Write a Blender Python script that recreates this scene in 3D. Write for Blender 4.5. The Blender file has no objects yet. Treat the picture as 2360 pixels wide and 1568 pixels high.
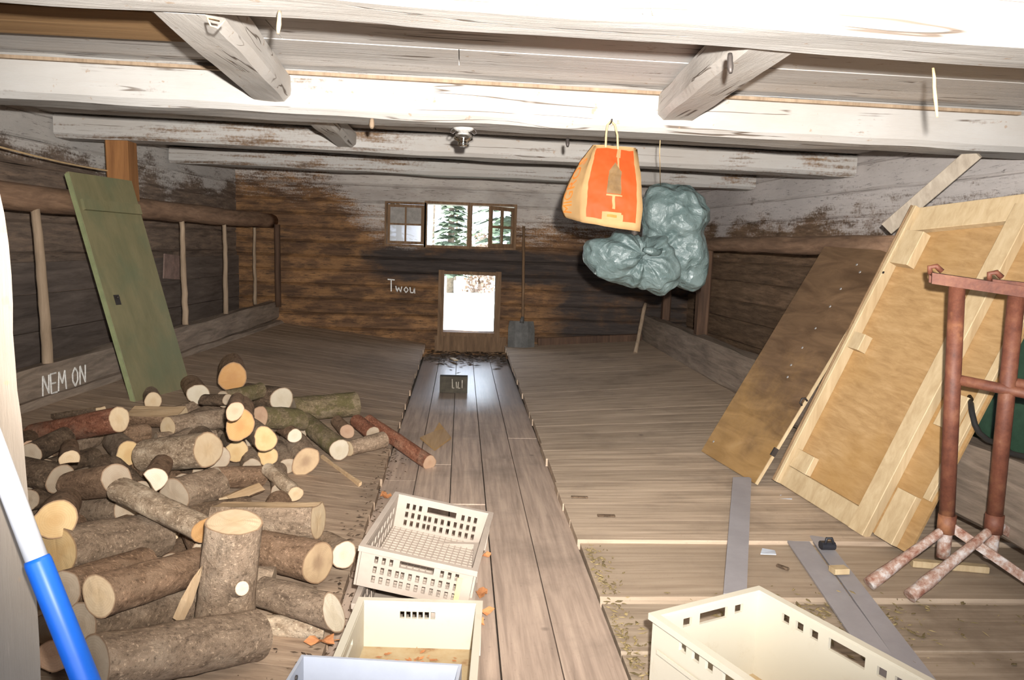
import bpy, bmesh, math, random
from mathutils import Vector, Matrix, Quaternion, noise
S = bpy.context.scene
COL = S.collection
rnd = random.Random(7)

# ------------------------------------------------------------------ camera
F, CX, CY, H = 1770.0, 1180.0, 784.0, 1.40
ROLL, VP = 0.035, (1065.0, 560.0)
_c, _s = math.cos(ROLL), math.sin(ROLL)
def _un(x, y): return (_c*x + _s*y, -_s*x + _c*y)
_px, _py = _un((VP[0]-CX)/F, (VP[1]-CY)/F)
PITCH = math.atan(-_py)
_cp, _sp = math.cos(PITCH), math.sin(PITCH)
def _ray0(u, v):
    a, b = _un((u-CX)/F, (v-CY)/F)
    return Vector((a, _cp - b*_sp, -(b*_cp + _sp)))
_q = _ray0(*VP)
YAW = math.atan2(_q[0], _q[1])
_cy, _sy = math.cos(YAW), math.sin(YAW)
def ray(u, v):
    """direction from the lens through a point of the survey photograph"""
    r = _ray0(u, v)
    return Vector((_cy*r[0] - _sy*r[1], _sy*r[0] + _cy*r[1], r[2]))
EYE = Vector((0, 0, H))
def PZ(u, v, z): r = ray(u, v); return EYE + r*((z-H)/r[2])
def PY(u, v, y): r = ray(u, v); return EYE + r*(y/r[1])
def PX(u, v, x): r = ray(u, v); return EYE + r*(x/r[0])

cam = bpy.data.cameras.new('camera')
cam.sensor_width = 36.0; cam.lens = F/2360*36.0
cam.clip_start = 0.02; cam.clip_end = 400
camo = bpy.data.objects.new('camera', cam); COL.objects.link(camo)
_f = ray(CX, CY); _r = ray(CX+F, CY) - _f; _d = ray(CX, CY+F) - _f
M = Matrix((_r.normalized(), -_d.normalized(), -_f.normalized())).transposed().to_4x4()
M.translation = EYE
camo.matrix_world = M
S.camera = camo

# ------------------------------------------------------------------ light and exposure
S.view_settings.view_transform = 'Standard'
S.view_settings.look = 'None'
S.view_settings.gamma = 1.0
S.view_settings.exposure = 0.0
S.view_settings.use_curve_mapping = False
wd = bpy.data.worlds.new('sky'); S.world = wd; wd.use_nodes = True
wn = wd.node_tree
bgn = wn.nodes['Background']
bgn.inputs['Color'].default_value = (0.74, 0.84, 1.0, 1)
bgn.inputs['Strength'].default_value = 7.0
sun = bpy.data.lights.new('sun', 'SUN'); sun.energy = 22.0; sun.angle = 0.01; sun.color = (.93, .95, 1)
suno = bpy.data.objects.new('sun', sun); COL.objects.link(suno)
suno.rotation_euler = Vector((0.75, 0.05, -0.66)).to_track_quat('-Z', 'Y').to_euler()
# the photographer's flash, on the camera: a little above and right of the lens, its head turned slightly up
fl = bpy.data.lights.new('camera_flash', 'SPOT'); fl.energy = 2150; fl.shadow_soft_size = 0.022; fl.color = (1, 0.965, 0.915)
fl.spot_size = math.radians(110); fl.spot_blend = 1.0
flo = bpy.data.objects.new('camera_flash', fl); COL.objects.link(flo)
flo.location = EYE + _r.normalized()*0.07 - _d.normalized()*0.12 - _f.normalized()*0.02
flo.rotation_euler = Vector((0.07, 1.0, math.tan(math.radians(10)))).to_track_quat('-Z', 'Y').to_euler()

# ------------------------------------------------------------------ node helpers
class NT:
    def __init__(s, name):
        s.m = bpy.data.materials.new(name); s.m.use_nodes = True
        s.t = s.m.node_tree; s.b = s.t.nodes['Principled BSDF']
    def n(s, typ, ins=None, **kw):
        nd = s.t.nodes.new('ShaderNode' + typ)
        for k, v in kw.items(): setattr(nd, k, v)
        for k, v in (ins or {}).items(): s.set(nd.inputs[k], v)
        return nd
    def set(s, sock, v):
        if isinstance(v, bpy.types.NodeSocket): s.t.links.new(v, sock)
        elif isinstance(v, bpy.types.Node): s.t.links.new(v.outputs[0], sock)
        else:
            if isinstance(v, tuple) and len(v) == 3 and sock.type == 'RGBA': v = (*v, 1)
            sock.default_value = v
    def math(s, op, a, b=0.0, c=None, clamp=False):
        nd = s.t.nodes.new('ShaderNodeMath'); nd.operation = op; nd.use_clamp = clamp
        s.set(nd.inputs[0], a); s.set(nd.inputs[1], b)
        if c is not None: s.set(nd.inputs[2], c)
        return nd.outputs[0]
    def ramp(s, fac, stops, interp='LINEAR'):
        nd = s.t.nodes.new('ShaderNodeValToRGB'); nd.color_ramp.interpolation = interp
        e = nd.color_ramp.elements
        while len(e) < len(stops): e.new(0.5)
        for i, (p, c) in enumerate(stops):
            e[i].position = p; e[i].color = (*c, 1) if len(c) == 3 else c
        s.set(nd.inputs[0], fac); return nd.outputs[0]
    def step(s, x, a, b):
        nd = s.t.nodes.new('ShaderNodeMapRange'); nd.interpolation_type = 'SMOOTHSTEP'
        s.set(nd.inputs[0], x); s.set(nd.inputs[1], a); s.set(nd.inputs[2], b)
        return nd.outputs[0]
    def mix(s, f, a, b, mode='MIX'):
        nd = s.t.nodes.new('ShaderNodeMix'); nd.data_type = 'RGBA'; nd.blend_type = mode
        s.set(nd.inputs[0], f); s.set(nd.inputs[6], a); s.set(nd.inputs[7], b); return nd.outputs[2]
    def coord(s, scale=(1, 1, 1), island=0.0, obj=0.0):
        tc = s.n('TexCoord').outputs['Object']
        mp = s.n('Mapping', {'Vector': tc, 'Scale': scale})
        v = mp.outputs[0]
        if island or obj:
            g = s.n('NewGeometry').outputs['Random Per Island'] if island else s.n('ObjectInfo').outputs['Random']
            off = s.n('CombineXYZ', {0: s.math('MULTIPLY', g, 37.0), 1: s.math('MULTIPLY', g, 91.0), 2: s.math('MULTIPLY', g, 53.0)})
            v = s.n('VectorMath', {0: v, 1: off}, operation='ADD').outputs[0]
        return v
    def noise(s, vec, scale=1.0, detail=6.0, rough=0.6, dist=0.0):
        return s.n('TexNoise', {'Vector': vec, 'Scale': scale, 'Detail': detail, 'Roughness': rough, 'Distortion': dist}).outputs[0]
    def bump(s, h, strength=0.3, dist=0.02):
        nd = s.n('Bump', {'Height': h, 'Strength': strength, 'Distance': dist})
        s.t.links.new(nd.outputs[0], s.b.inputs['Normal'])
    def out(s, col, rough=0.8, spec=0.3):
        s.set(s.b.inputs['Base Color'], col); s.set(s.b.inputs['Roughness'], rough)
        s.set(s.b.inputs['Specular IOR Level'], spec)
        return s.m
    def vary(s, col, amt, island=True, hue=0.0):
        r = s.n('NewGeometry').outputs['Random Per Island'] if island else s.n('ObjectInfo').outputs['Random']
        val = s.math('ADD', 1.0 - amt/2, s.math('MULTIPLY', r, amt))
        ins = {'Color': col, 'Value': val}
        if hue:
            r2 = s.math('FRACT', s.math('MULTIPLY', r, 17.3))
            ins['Hue'] = s.math('ADD', 0.5 - hue/2, s.math('MULTIPLY', r2, hue))
        return s.n('HueSaturation', ins).outputs[0]

def stretch(axis, sc, k):
    v = [sc]*3; v['xyz'.index(axis)] = sc/k; return tuple(v)

def wood(name, stops, axis='x', sc=16, k=14, rough=0.8, bump=0.3, isl=0.3, blotch=None, spec=0.25, perobj=False):
    w = NT(name)
    v = w.coord(stretch(axis, sc, k), island=0 if perobj else 1, obj=1 if perobj else 0)
    g = w.noise(v, 1.0, 9, 0.68, 0.4)
    col = w.ramp(g, stops)
    if blotch:
        b = w.noise(w.coord((1, 1, 1)), blotch[1], 5, 0.6)
        col = w.mix(w.math('MULTIPLY', w.step(b, 0.47, 0.68), blotch[2]), col, blotch[0])
    col = w.vary(col, isl, island=not perobj)
    w.bump(g, bump, 0.012)
    return w.out(col, rough, spec)

def whitewash(name, axis, cover=0.5, paint=(0.43, 0.413, 0.392), under=((0.3, (0.10, 0.06, 0.035)), (0.7, (0.30, 0.19, 0.11))), lowz=None, isl=0.12, patch=None):
    """old lime wash over hewn timber: worn along the grain, bare in blotches"""
    w = NT(name)
    v = w.coord(stretch(axis, 22, 16))
    g = w.noise(v, 1.0, 10, 0.7, 0.3)
    big = w.noise(w.coord(stretch(axis, 2.2, 2.5)), 1.0, 6, 0.65)
    fine = w.noise(w.coord((1, 1, 1)), 45, 4, 0.7)
    m = w.math('ADD', w.math('MULTIPLY', g, 0.55), w.math('MULTIPLY', big, 0.65))
    m = w.math('ADD', m, w.math('MULTIPLY', fine, 0.22))
    base = w.ramp(g, list(under))
    pc = w.mix(w.step(big, 0.35, 0.7), paint, tuple(p*f for p, f in zip(paint, (0.88, 0.84, 0.80))))
    pc = w.mix(w.math('MULTIPLY', w.step(g, 0.60, 0.72), 0.45), pc, (0.42, 0.34, 0.28))
    thr = cover
    if lowz is not None:
        z = w.n('SeparateXYZ', {0: w.n('TexCoord').outputs['Object']}).outputs[2]
        zz = w.math('MULTIPLY', w.math('SUBTRACT', lowz, z), 1.1)
        thr = w.math('ADD', cover, w.math('MAXIMUM', zz, -0.12))
    if patch:
        thr = w.math('ADD', thr, patch(w))
    mask = w.step(w.math('SUBTRACT', m, thr), -0.06, 0.08)
    col = w.mix(mask, base, pc)
    cn = w.noise(w.coord(stretch(axis, 9, 30)), 1.0, 3, 0.5, 0.3)
    ck = w.math('MULTIPLY', w.math('SUBTRACT', 1.0, w.step(w.math('ABSOLUTE', w.math('SUBTRACT', cn, 0.5)), 0.002, 0.011)), w.step(w.noise(w.coord((1, 1, 1)), 2.6, 3, 0.5), 0.48, 0.56))
    col = w.mix(w.math('MULTIPLY', ck, 0.85), col, (0.09, 0.06, 0.04))
    sp = w.noise(w.coord((1, 1, 1)), 17, 3, 0.6)
    col = w.mix(w.math('MULTIPLY', w.step(sp, 0.66, 0.72), 0.6), col, (0.30, 0.20, 0.12))
    col = w.vary(col, isl)
    w.bump(w.math('SUBTRACT', w.math('ADD', g, w.math('MULTIPLY', mask, 0.25)), ck), 0.45, 0.012)
    return w.out(col, 0.85, 0.2)

def plain(name, col, rough=0.6, metal=0.0, spec=0.4, var=0.12, sc=14, bump=0.0):
    w = NT(name)
    n = w.noise(w.coord((1, 1, 1)), sc, 6, 0.65)
    c = w.mix(w.step(n, 0.3, 0.75), tuple(max(0, x*(1-var)) for x in col), tuple(min(1, x*(1+var)) for x in col))
    w.b.inputs['Metallic'].default_value = metal
    if bump: w.bump(n, bump, 0.01)
    return w.out(c, rough, spec)

# ------------------------------------------------------------------ mesh helpers
class MB:
    def __init__(s): s.v = []; s.f = []; s.m = []; s.smooth = []
    def add(s, vs, fs, mi=0, sm=False):
        o = len(s.v); s.v += [Vector(p) for p in vs]
        for f in fs: s.f.append([i+o for i in f]); s.m.append(mi); s.smooth.append(sm)
    def obox(s, O, ex, ey, ez, mi=0):
        O, ex, ey, ez = map(Vector, (O, ex, ey, ez))
        vs = [O + ex*a + ey*b + ez*c for c in (0, 1) for b in (0, 1) for a in (0, 1)]
        fs = [(0, 2, 3, 1), (4, 5, 7, 6), (0, 1, 5, 4), (2, 6, 7, 3), (0, 4, 6, 2), (1, 3, 7, 5)]
        if ex.cross(ey).dot(ez) < 0: fs = [f[::-1] for f in fs]
        s.add(vs, fs, mi)
    def box(s, x0, x1, y0, y1, z0, z1, mi=0):
        s.obox((x0, y0, z0), (x1-x0, 0, 0), (0, y1-y0, 0), (0, 0, z1-z0), mi)
    def loft(s, rings, mi=0, sm=True, cap=True, closed=True):
        n = len(rings[0]); o = len(s.v)
        for r in rings: s.v += [Vector(p) for p in r]
        for k in range(len(rings)-1):
            for i in range(n if closed else n-1):
                j = (i+1) % n
                s.f.append([o+k*n+i, o+k*n+j, o+(k+1)*n+j, o+(k+1)*n+i]); s.m.append(mi); s.smooth.append(sm)
        if cap and closed:
            s.f.append([o+i for i in range(n)][::-1]); s.m.append(mi); s.smooth.append(False)
            s.f.append([o+(len(rings)-1)*n+i for i in range(n)]); s.m.append(mi); s.smooth.append(False)
    def tube(s, pts, r, n=10, mi=0, cap=True):
        pts = [Vector(p) for p in pts]
        rr = r if isinstance(r, (list, tuple)) else [r]*len(pts)
        rings = []; up = None
        for i, p in enumerate(pts):
            d = (pts[min(i+1, len(pts)-1)] - pts[max(i-1, 0)]).normalized()
            if up is None: up = d.orthogonal().normalized()
            up = (up - d*up.dot(d)).normalized(); w = d.cross(up)
            rings.append([p + (up*math.cos(2*math.pi*k/n) + w*math.sin(2*math.pi*k/n))*rr[i] for k in range(n)])
        s.loft(rings, mi, True, cap)
    def lathe(s, prof, O, n=20, mi=0, ax=None):
        O = Vector(O); rings = []
        for r, z in prof: rings.append([O + Vector((r*math.cos(2*math.pi*k/n), r*math.sin(2*math.pi*k/n), z)) for k in range(n)])
        s.loft(rings, mi, True, True)
    def beam(s, p0, p1, h, w, seed=0, n=26, rough=0.008, ch=0.018, up=(0, 0, 1), mi=0, sag=0.0, r_ends=None):
        """hewn timber from p0 to p1: axis through the middle, height h along up, width w"""
        p0, p1, up = Vector(p0), Vector(p1), Vector(up)
        d = (p1-p0); L = d.length; d.normalize(); up = (up - d*up.dot(d)).normalized(); sd = d.cross(up)
        a, b = h/2, w/2
        pro = [(-b+ch, -a), (-b*0.3, -a), (b*0.3, -a), (b-ch, -a), (b, -a+ch), (b, -a*0.3), (b, a*0.3), (b, a-ch), (b-ch, a), (b*0.3, a), (-b*0.3, a), (-b+ch, a), (-b, a-ch), (-b, a*0.3), (-b, -a*0.3), (-b, -a+ch)]
        rings = []
        for k in range(n+1):
            t = k/n; c = p0 + d*(L*t) - up*(sag*math.sin(math.pi*t))
            ring = []
            for i, (x, y) in enumerate(pro):
                q = c + sd*x + up*y
                nz = noise.noise_vector(Vector((t*L*2.2 + seed*7.1, i*0.35 + seed*3.3, seed*1.7)))
                ring.append(q + sd*nz[0]*rough + up*nz[1]*rough)
            rings.append(ring)
        s.loft(rings, mi, False, True)
    def holed(s, O, ex, ey, en, w, h, th, holes, mi=0):
        """a wall w x h of thickness th (along en) with rectangular holes cut right through"""
        O, ex, ey, en = map(Vector, (O, ex, ey, en))
        xs = sorted({0.0, w, *[q for r in holes for q in (r[0], r[1])]}); ys = sorted({0.0, h, *[q for r in holes for q in (r[2], r[3])]})
        xs = [x for x in xs if 0 <= x <= w]; ys = [y for y in ys if 0 <= y <= h]
        def solid(i, j):
            if i < 0 or j < 0 or i >= len(xs)-1 or j >= len(ys)-1: return False
            cx, cy = (xs[i]+xs[i+1])/2, (ys[j]+ys[j+1])/2
            return not any(r[0] < cx < r[1] and r[2] < cy < r[3] for r in holes)
        P = lambda x, y, d: O + ex*x + ey*y + en*d
        flip = ex.cross(ey).dot(en) < 0
        def quad(a, b, c, d): s.add([a, b, c, d], [(3, 2, 1, 0) if flip else (0, 1, 2, 3)], mi)
        for i in range(len(xs)-1):
            for j in range(len(ys)-1):
                if not solid(i, j): continue
                x0, x1, y0, y1 = xs[i], xs[i+1], ys[j], ys[j+1]
                quad(P(x0, y0, th), P(x1, y0, th), P(x1, y1, th), P(x0, y1, th))
                quad(P(x0, y1, 0), P(x1, y1, 0), P(x1, y0, 0), P(x0, y0, 0))
                if not solid(i-1, j): quad(P(x0, y0, 0), P(x0, y0, th), P(x0, y1, th), P(x0, y1, 0))
                if not solid(i+1, j): quad(P(x1, y1, 0), P(x1, y1, th), P(x1, y0, th), P(x1, y0, 0))
                if not solid(i, j-1): quad(P(x1, y0, 0), P(x1, y0, th), P(x0, y0, th), P(x0, y0, 0))
                if not solid(i, j+1): quad(P(x0, y1, 0), P(x0, y1, th), P(x1, y1, th), P(x1, y1, 0))
    def build(s, name, mats, parent=None, loc=None, attr=None, weld=False):
        me = bpy.data.meshes.new(name)
        loc = Vector(loc) if loc is not None else (Vector((0, 0, 0)))
        base = parent.matrix_world.translation if False else Vector((0, 0, 0))
        me.from_pydata([tuple(p-loc) for p in s.v], [], s.f)
        mats = mats if isinstance(mats, (list, tuple)) else [mats]
        for m in mats: me.materials.append(m)
        me.polygons.foreach_set('material_index', s.m); me.polygons.foreach_set('use_smooth', s.smooth)
        if attr:
            at = me.attributes.new('rad', 'FLOAT', 'POINT'); at.data.foreach_set('value', attr)
        if weld:
            bm = bmesh.new(); bm.from_mesh(me); bmesh.ops.remove_doubles(bm, verts=bm.verts, dist=1e-5); bm.to_mesh(me); bm.free()
        me.update()
        o = bpy.data.objects.new(name, me); COL.objects.link(o); o.location = loc
        if parent is not None:
            o.parent = parent
            o.location = loc - WLOC[parent.name]
        WLOC[o.name] = loc
        return o
WLOC = {}
def tag(o, label=None, cat=None, group=None, kind=None):
    if label: o['label'] = label
    if cat: o['category'] = cat
    if group: o['group'] = group
    if kind: o['kind'] = kind
    return o
def empty(name, loc, label=None, cat=None, group=None, kind=None):
    o = bpy.data.objects.new(name, None); COL.objects.link(o); o.location = loc; o.empty_display_size = 0.05
    WLOC[o.name] = Vector(loc)
    return tag(o, label, cat, group, kind)
def structure(name, mb, mats, parent=None):
    o = mb.build(name, mats, parent)
    if parent is None: o['kind'] = 'structure'
    return o
def lerp(a, b, t): return a + (b-a)*t
def clamp(x, a=0.0, b=1.0): return max(a, min(b, x))

# ------------------------------------------------------------------ materials
M_beam = whitewash('limewashed_beam', 'x', 0.55)
M_beam2 = whitewash('worn_limewashed_beam', 'x', 0.64)
M_joist = whitewash('limewashed_joist', 'y', 0.46, paint=(0.54, 0.515, 0.485))
M_ceil = whitewash('limewashed_ceiling_boards', 'x', 0.54, paint=(0.55, 0.525, 0.50), isl=0.2)
M_jamb = whitewash('limewashed_door_post', 'z', 0.46, paint=(0.24, 0.20, 0.16))
def soot(w):
    p = w.n('SeparateXYZ', {0: w.n('TexCoord').outputs['Object']})
    return p
def backwall():
    w = NT('old_log_wall')
    tc = w.n('TexCoord').outputs['Object']; p = w.n('SeparateXYZ', {0: tc}); x, z = p.outputs[0], p.outputs[2]
    g = w.noise(w.coord(stretch('x', 26, 12), island=1), 1.0, 10, 0.72, 0.4)
    big = w.noise(w.coord((1.3, 1, 2.2)), 1.0, 6, 0.62)
    mid = w.noise(w.coord((3.5, 1, 8)), 1.0, 6, 0.65)
    fine = w.noise(w.coord((1, 1, 1)), 60, 4, 0.7)
    base = w.ramp(g, [(0.30, (0.045, 0.025, 0.015)), (0.5, (0.145, 0.074, 0.035)), (0.70, (0.28, 0.15, 0.072))])
    base = w.mix(w.step(mid, 0.42, 0.64), w.mix(0.35, base, (0.03, 0.02, 0.014)), w.mix(0.6, base, (0.30, 0.155, 0.062)))
    gr = w.noise(w.coord(stretch('x', 60, 9), island=1), 1.0, 8, 0.8, 0.5)
    base = w.mix(w.step(gr, 0.47, 0.36), base, (0.035, 0.022, 0.014))
    # sooty dark stain below the upper windows and to the right
    sx = w.math('ABSOLUTE', w.math('SUBTRACT', x, 0.0)); 
    s1 = w.math('MULTIPLY', w.math('SUBTRACT', 1.0, w.step(w.math('ABSOLUTE', w.math('SUBTRACT', z, 1.12)), 0.10, 0.34)), w.step(x, -1.5, -0.9))
    s2 = w.math('MULTIPLY', w.step(x, 0.75, 1.5), w.math('SUBTRACT', 1.0, w.step(z, 1.2, 1.7)))
    sm = w.math('ADD', w.math('MAXIMUM', s1, w.math('MULTIPLY', s2, 0.85)), w.math('MULTIPLY', w.math('SUBTRACT', mid, 0.5), 2.0))
    base = w.mix(w.step(sm, 0.35, 0.95), base, w.ramp(g, [(0.3, (0.018, 0.014, 0.012)), (0.75, (0.075, 0.055, 0.045))]))
    # lime wash: starts higher at the left
    lim = w.math('ADD', 1.52, w.math('MULTIPLY', w.math('SUBTRACT', 1.0, w.step(x, -1.7, -1.0)), 0.50))
    dz = w.math('SUBTRACT', z, lim)
    m = w.math('ADD', w.math('MULTIPLY', dz, 1.6), w.math('ADD', w.math('MULTIPLY', w.math('SUBTRACT', big, 0.5), 1.5), w.math('ADD', w.math('MULTIPLY', w.math('SUBTRACT', g, 0.5), 1.6), w.math('MULTIPLY', w.math('SUBTRACT', fine, 0.5), 1.0))))
    mask = w.step(m, -0.15, 0.35)
    paint = w.mix(w.step(big, 0.35, 0.65), (0.50, 0.46, 0.42), (0.34, 0.30, 0.27))
    paint = w.mix(w.math('MULTIPLY', w.step(gr, 0.46, 0.36), 0.75), paint, (0.10, 0.075, 0.06))
    col = w.mix(w.math('MULTIPLY', mask, 0.9), base, paint)
    col = w.vary(col, 0.22)
    w.bump(g, 0.5, 0.015)
    return w.out(col, 0.8, 0.25)
M_back = backwall()
def sidewall(name, z0, dark, paint, cov):
    w = NT(name)
    tc = w.n('TexCoord').outputs['Object']; z = w.n('SeparateXYZ', {0: tc}).outputs[2]
    g = w.noise(w.coord(stretch('y', 24, 10), island=1), 1.0, 10, 0.7, 0.4)
    big = w.noise(w.coord((1, 1.1, 2.0)), 1.0, 6, 0.65); fine = w.noise(w.coord((1, 1, 1)), 50, 4, 0.7)
    base = w.ramp(g, dark)
    m = w.math('ADD', w.math('MULTIPLY', w.math('SUBTRACT', z, z0), 1.8), w.math('ADD', w.math('MULTIPLY', w.math('SUBTRACT', big, 0.5), 2.4), w.math('ADD', w.math('MULTIPLY', w.math('SUBTRACT', g, 0.5), 1.3), w.math('MULTIPLY', w.math('SUBTRACT', fine, 0.5), 0.9))))
    mask = w.math('MULTIPLY', w.step(m, -0.1, 0.4), cov)
    pc = w.mix(w.step(big, 0.35, 0.65), paint, tuple(c*0.8 for c in paint))
    gr = w.noise(w.coord(stretch('y', 55, 8), island=1), 1.0, 8, 0.8, 0.5)
    col = w.vary(w.mix(w.math('MULTIPLY', w.step(gr, 0.45, 0.35), 0.7), w.mix(mask, base, pc), (0.05, 0.036, 0.028)), 0.25)
    w.bump(g, 0.5, 0.015)
    return w.out(col, 0.82, 0.2)
M_left = sidewall('left_board_wall', 1.86, [(0.28, (0.062, 0.045, 0.035)), (0.5, (0.163, 0.119, 0.090)), (0.75, (0.300, 0.206, 0.144))], (0.650, 0.613, 0.575), 0.9)
M_right = sidewall('right_board_wall', 1.62, [(0.28, (0.062, 0.040, 0.027)), (0.5, (0.156, 0.100, 0.062)), (0.75, (0.288, 0.181, 0.112))], (0.625, 0.575, 0.550), 0.9)

def floorwood(name, stops, axis, wet=False, isl=0.25, dirt=(0.16, 0.12, 0.09), dirtamt=0.5):
    w = NT(name)
    g = w.noise(w.coord(stretch(axis, 34, 22), island=1), 1.0, 9, 0.65, 0.25)
    big = w.noise(w.coord((1, 1, 1)), 1.7, 6, 0.65)
    fine = w.noise(w.coord((1, 1, 1)), 70, 3, 0.7)
    col = w.ramp(g, stops)
    col = w.mix(w.math('MULTIPLY', w.step(big, 0.48, 0.72), dirtamt), col, dirt)
    col = w.mix(w.math('MULTIPLY', w.step(fine, 0.62, 0.75), 0.35), col, tuple(d*0.7 for d in dirt))
    kn = w.n('TexVoronoi', {'Vector': w.coord((2.2, 2.2, 1)), 'Scale': 1.0}).outputs[0]
    col = w.mix(w.math('MULTIPLY', w.math('SUBTRACT', 1.0, w.step(kn, 0.02, 0.055)), 0.6), col, tuple(d*0.5 for d in dirt))
    col = w.vary(col, isl)
    rough = 0.72
    if wet:
        y = w.n('SeparateXYZ', {0: w.n('TexCoord').outputs['Object']}).outputs[1]
        a = w.math('ADD', w.step(y, 5.6, 7.6), w.math('MULTIPLY', w.math('SUBTRACT', big, 0.5), 0.5), clamp=True)
        rough = w.math('SUBTRACT', 0.70, w.math('MULTIPLY', a, 0.30))
        col = w.mix(w.math('MULTIPLY', a, 0.35), col, (0.085, 0.075, 0.072))
    if wet:
        w.set(w.b.inputs['Coat Weight'], w.math('MULTIPLY', w.step(a, 0.2, 0.8), 1.0)); w.b.inputs['Coat Roughness'].default_value = 0.3
    w.bump(g, 0.22, 0.008)
    return w.out(col, rough, 0.65 if wet else 0.3)
M_aisle = floorwood('worn_aisle_planks', [(0.3, (0.260, 0.189, 0.144)), (0.55, (0.442, 0.329, 0.253)), (0.75, (0.559, 0.427, 0.328))], 'y', wet=True, isl=0.16)
M_plat = floorwood('stall_floor_boards', [(0.3, (0.273, 0.202, 0.143)), (0.55, (0.468, 0.358, 0.260)), (0.75, (0.598, 0.468, 0.351))], 'x', isl=0.16)
M_platL = floorwood('left_stall_boards', [(0.3, (0.194, 0.131, 0.089)), (0.55, (0.355, 0.256, 0.177)), (0.75, (0.480, 0.360, 0.255))], 'x', isl=0.25)
M_step = floorwood('front_step_plank', [(0.3, (0.297, 0.220, 0.155)), (0.55, (0.396, 0.304, 0.219)), (0.75, (0.468, 0.370, 0.275))], 'x', isl=0.1, dirtamt=0.3)
M_front = floorwood('dirty_front_floor', [(0.3, (0.231, 0.173, 0.121)), (0.55, (0.378, 0.294, 0.215)), (0.75, (0.483, 0.389, 0.289))], 'x', isl=0.15, dirt=(0.179, 0.131, 0.089), dirtamt=0.75)
M_earth = plain('trodden_earth', (0.10, 0.075, 0.055), 0.95, sc=9, var=0.4, bump=0.4)

M_log_rail = wood('barked_rail', [(0.3, (0.102, 0.060, 0.038)), (0.55, (0.228, 0.138, 0.086)), (0.75, (0.348, 0.222, 0.144))], 'y', 20, 8, perobj=True, isl=0.2)
M_manger = wood('manger_timber', [(0.3, (0.138, 0.106, 0.081)), (0.55, (0.275, 0.213, 0.163)), (0.78, (0.413, 0.331, 0.256))], 'y', 22, 9, bump=0.5, isl=0.15, perobj=True)
M_stick = wood('peeled_stick', [(0.3, (0.20, 0.14, 0.09)), (0.6, (0.34, 0.25, 0.17)), (0.8, (0.44, 0.33, 0.23))], 'z', 18, 10, perobj=True, isl=0.3)
M_post = wood('orange_brown_post', [(0.3, (0.20, 0.085, 0.03)), (0.6, (0.34, 0.155, 0.055)), (0.8, (0.42, 0.21, 0.085))], 'z', 18, 14, perobj=True)
M_darkpost = wood('dark_post', [(0.3, (0.035, 0.02, 0.013)), (0.6, (0.09, 0.05, 0.03)), (0.8, (0.14, 0.085, 0.05))], 'z', 18, 12, perobj=True)
M_bare = wood('bare_brown_board', [(0.3, (0.24, 0.13, 0.055)), (0.6, (0.40, 0.24, 0.11)), (0.8, (0.48, 0.31, 0.16))], 'x', 14, 16, perobj=True)
M_pale = wood('pale_new_pine', [(0.3, (0.391, 0.281, 0.156)), (0.55, (0.484, 0.367, 0.219)), (0.75, (0.547, 0.430, 0.274))], 'z', 22, 16, perobj=True, rough=0.6, bump=0.08, isl=0.18)
M_ply = wood('orange_plywood', [(0.3, (0.284, 0.167, 0.071)), (0.55, (0.392, 0.246, 0.113)), (0.75, (0.468, 0.309, 0.158))], 'y', 30, 18, perobj=True, rough=0.55, bump=0.06, isl=0.08, blotch=((0.351, 0.196, 0.062), 1.6, 0.5))
M_frame = wood('window_frame_wood', [(0.3, (0.10, 0.058, 0.032)), (0.6, (0.20, 0.12, 0.065)), (0.8, (0.28, 0.18, 0.105))], 'z', 24, 8, perobj=True)
M_green = wood('green_painted_door', [(0.3, (0.139, 0.128, 0.065)), (0.6, (0.202, 0.177, 0.094)), (0.8, (0.263, 0.222, 0.125))], 'z', 9, 10, perobj=True, rough=0.55, bump=0.12, blotch=((0.121, 0.138, 0.077), 2.5, 0.6))
M_greenedge = plain('pale_green_edge', (0.22, 0.24, 0.12), 0.6)
M_chalk = plain('white_chalk', (0.72, 0.70, 0.66), 0.95, var=0.2, sc=80)
M_rust = NT('rusty_painted_steel')
_n = M_rust.noise(M_rust.coord((1, 1, 1)), 16, 8, 0.72); _n2 = M_rust.noise(M_rust.coord((1, 1, 1)), 5, 5, 0.6)
_c2 = M_rust.ramp(_n, [(0.3, (0.074, 0.024, 0.014)), (0.5, (0.136, 0.045, 0.025)), (0.66, (0.186, 0.074, 0.039)), (0.78, (0.260, 0.174, 0.129))])
M_rust.bump(_n, 0.3, 0.006); M_rust = M_rust.out(M_rust.mix(M_rust.step(_n2, 0.55, 0.7), _c2, (0.28, 0.12, 0.055)), 0.6, 0.4)
M_cement = NT('cement_crusted_steel')
_n = M_cement.noise(M_cement.coord((1, 1, 1)), 22, 8, 0.72)
M_cement.bump(_n, 0.8, 0.012)
M_cement = M_cement.out(M_cement.ramp(_n, [(0.36, (0.24, 0.10, 0.065)), (0.50, (0.40, 0.27, 0.21)), (0.64, (0.58, 0.53, 0.50))]), 0.85, 0.2)
M_grey = plain('grey_coated_metal_strip', (0.32, 0.30, 0.31), 0.5, var=0.1, sc=5, spec=0.4)
M_beige = plain('beige_plastic', (0.345, 0.285, 0.235), 0.45, var=0.06, spec=0.4)
M_cream = NT('cream_plastic')
_n = M_cream.noise(M_cream.coord((1, 1, 1)), 7, 6, 0.7)
M_cream = M_cream.out(M_cream.mix(M_cream.math('MULTIPLY', M_cream.step(_n, 0.55, 0.75), 0.4), (0.50, 0.455, 0.365), (0.37, 0.29, 0.19)), 0.45, 0.4)
M_creamdirt = NT('soiled_crate_bottom')
_n = M_creamdirt.noise(M_creamdirt.coord((1, 1, 1)), 9, 7, 0.7)
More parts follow.
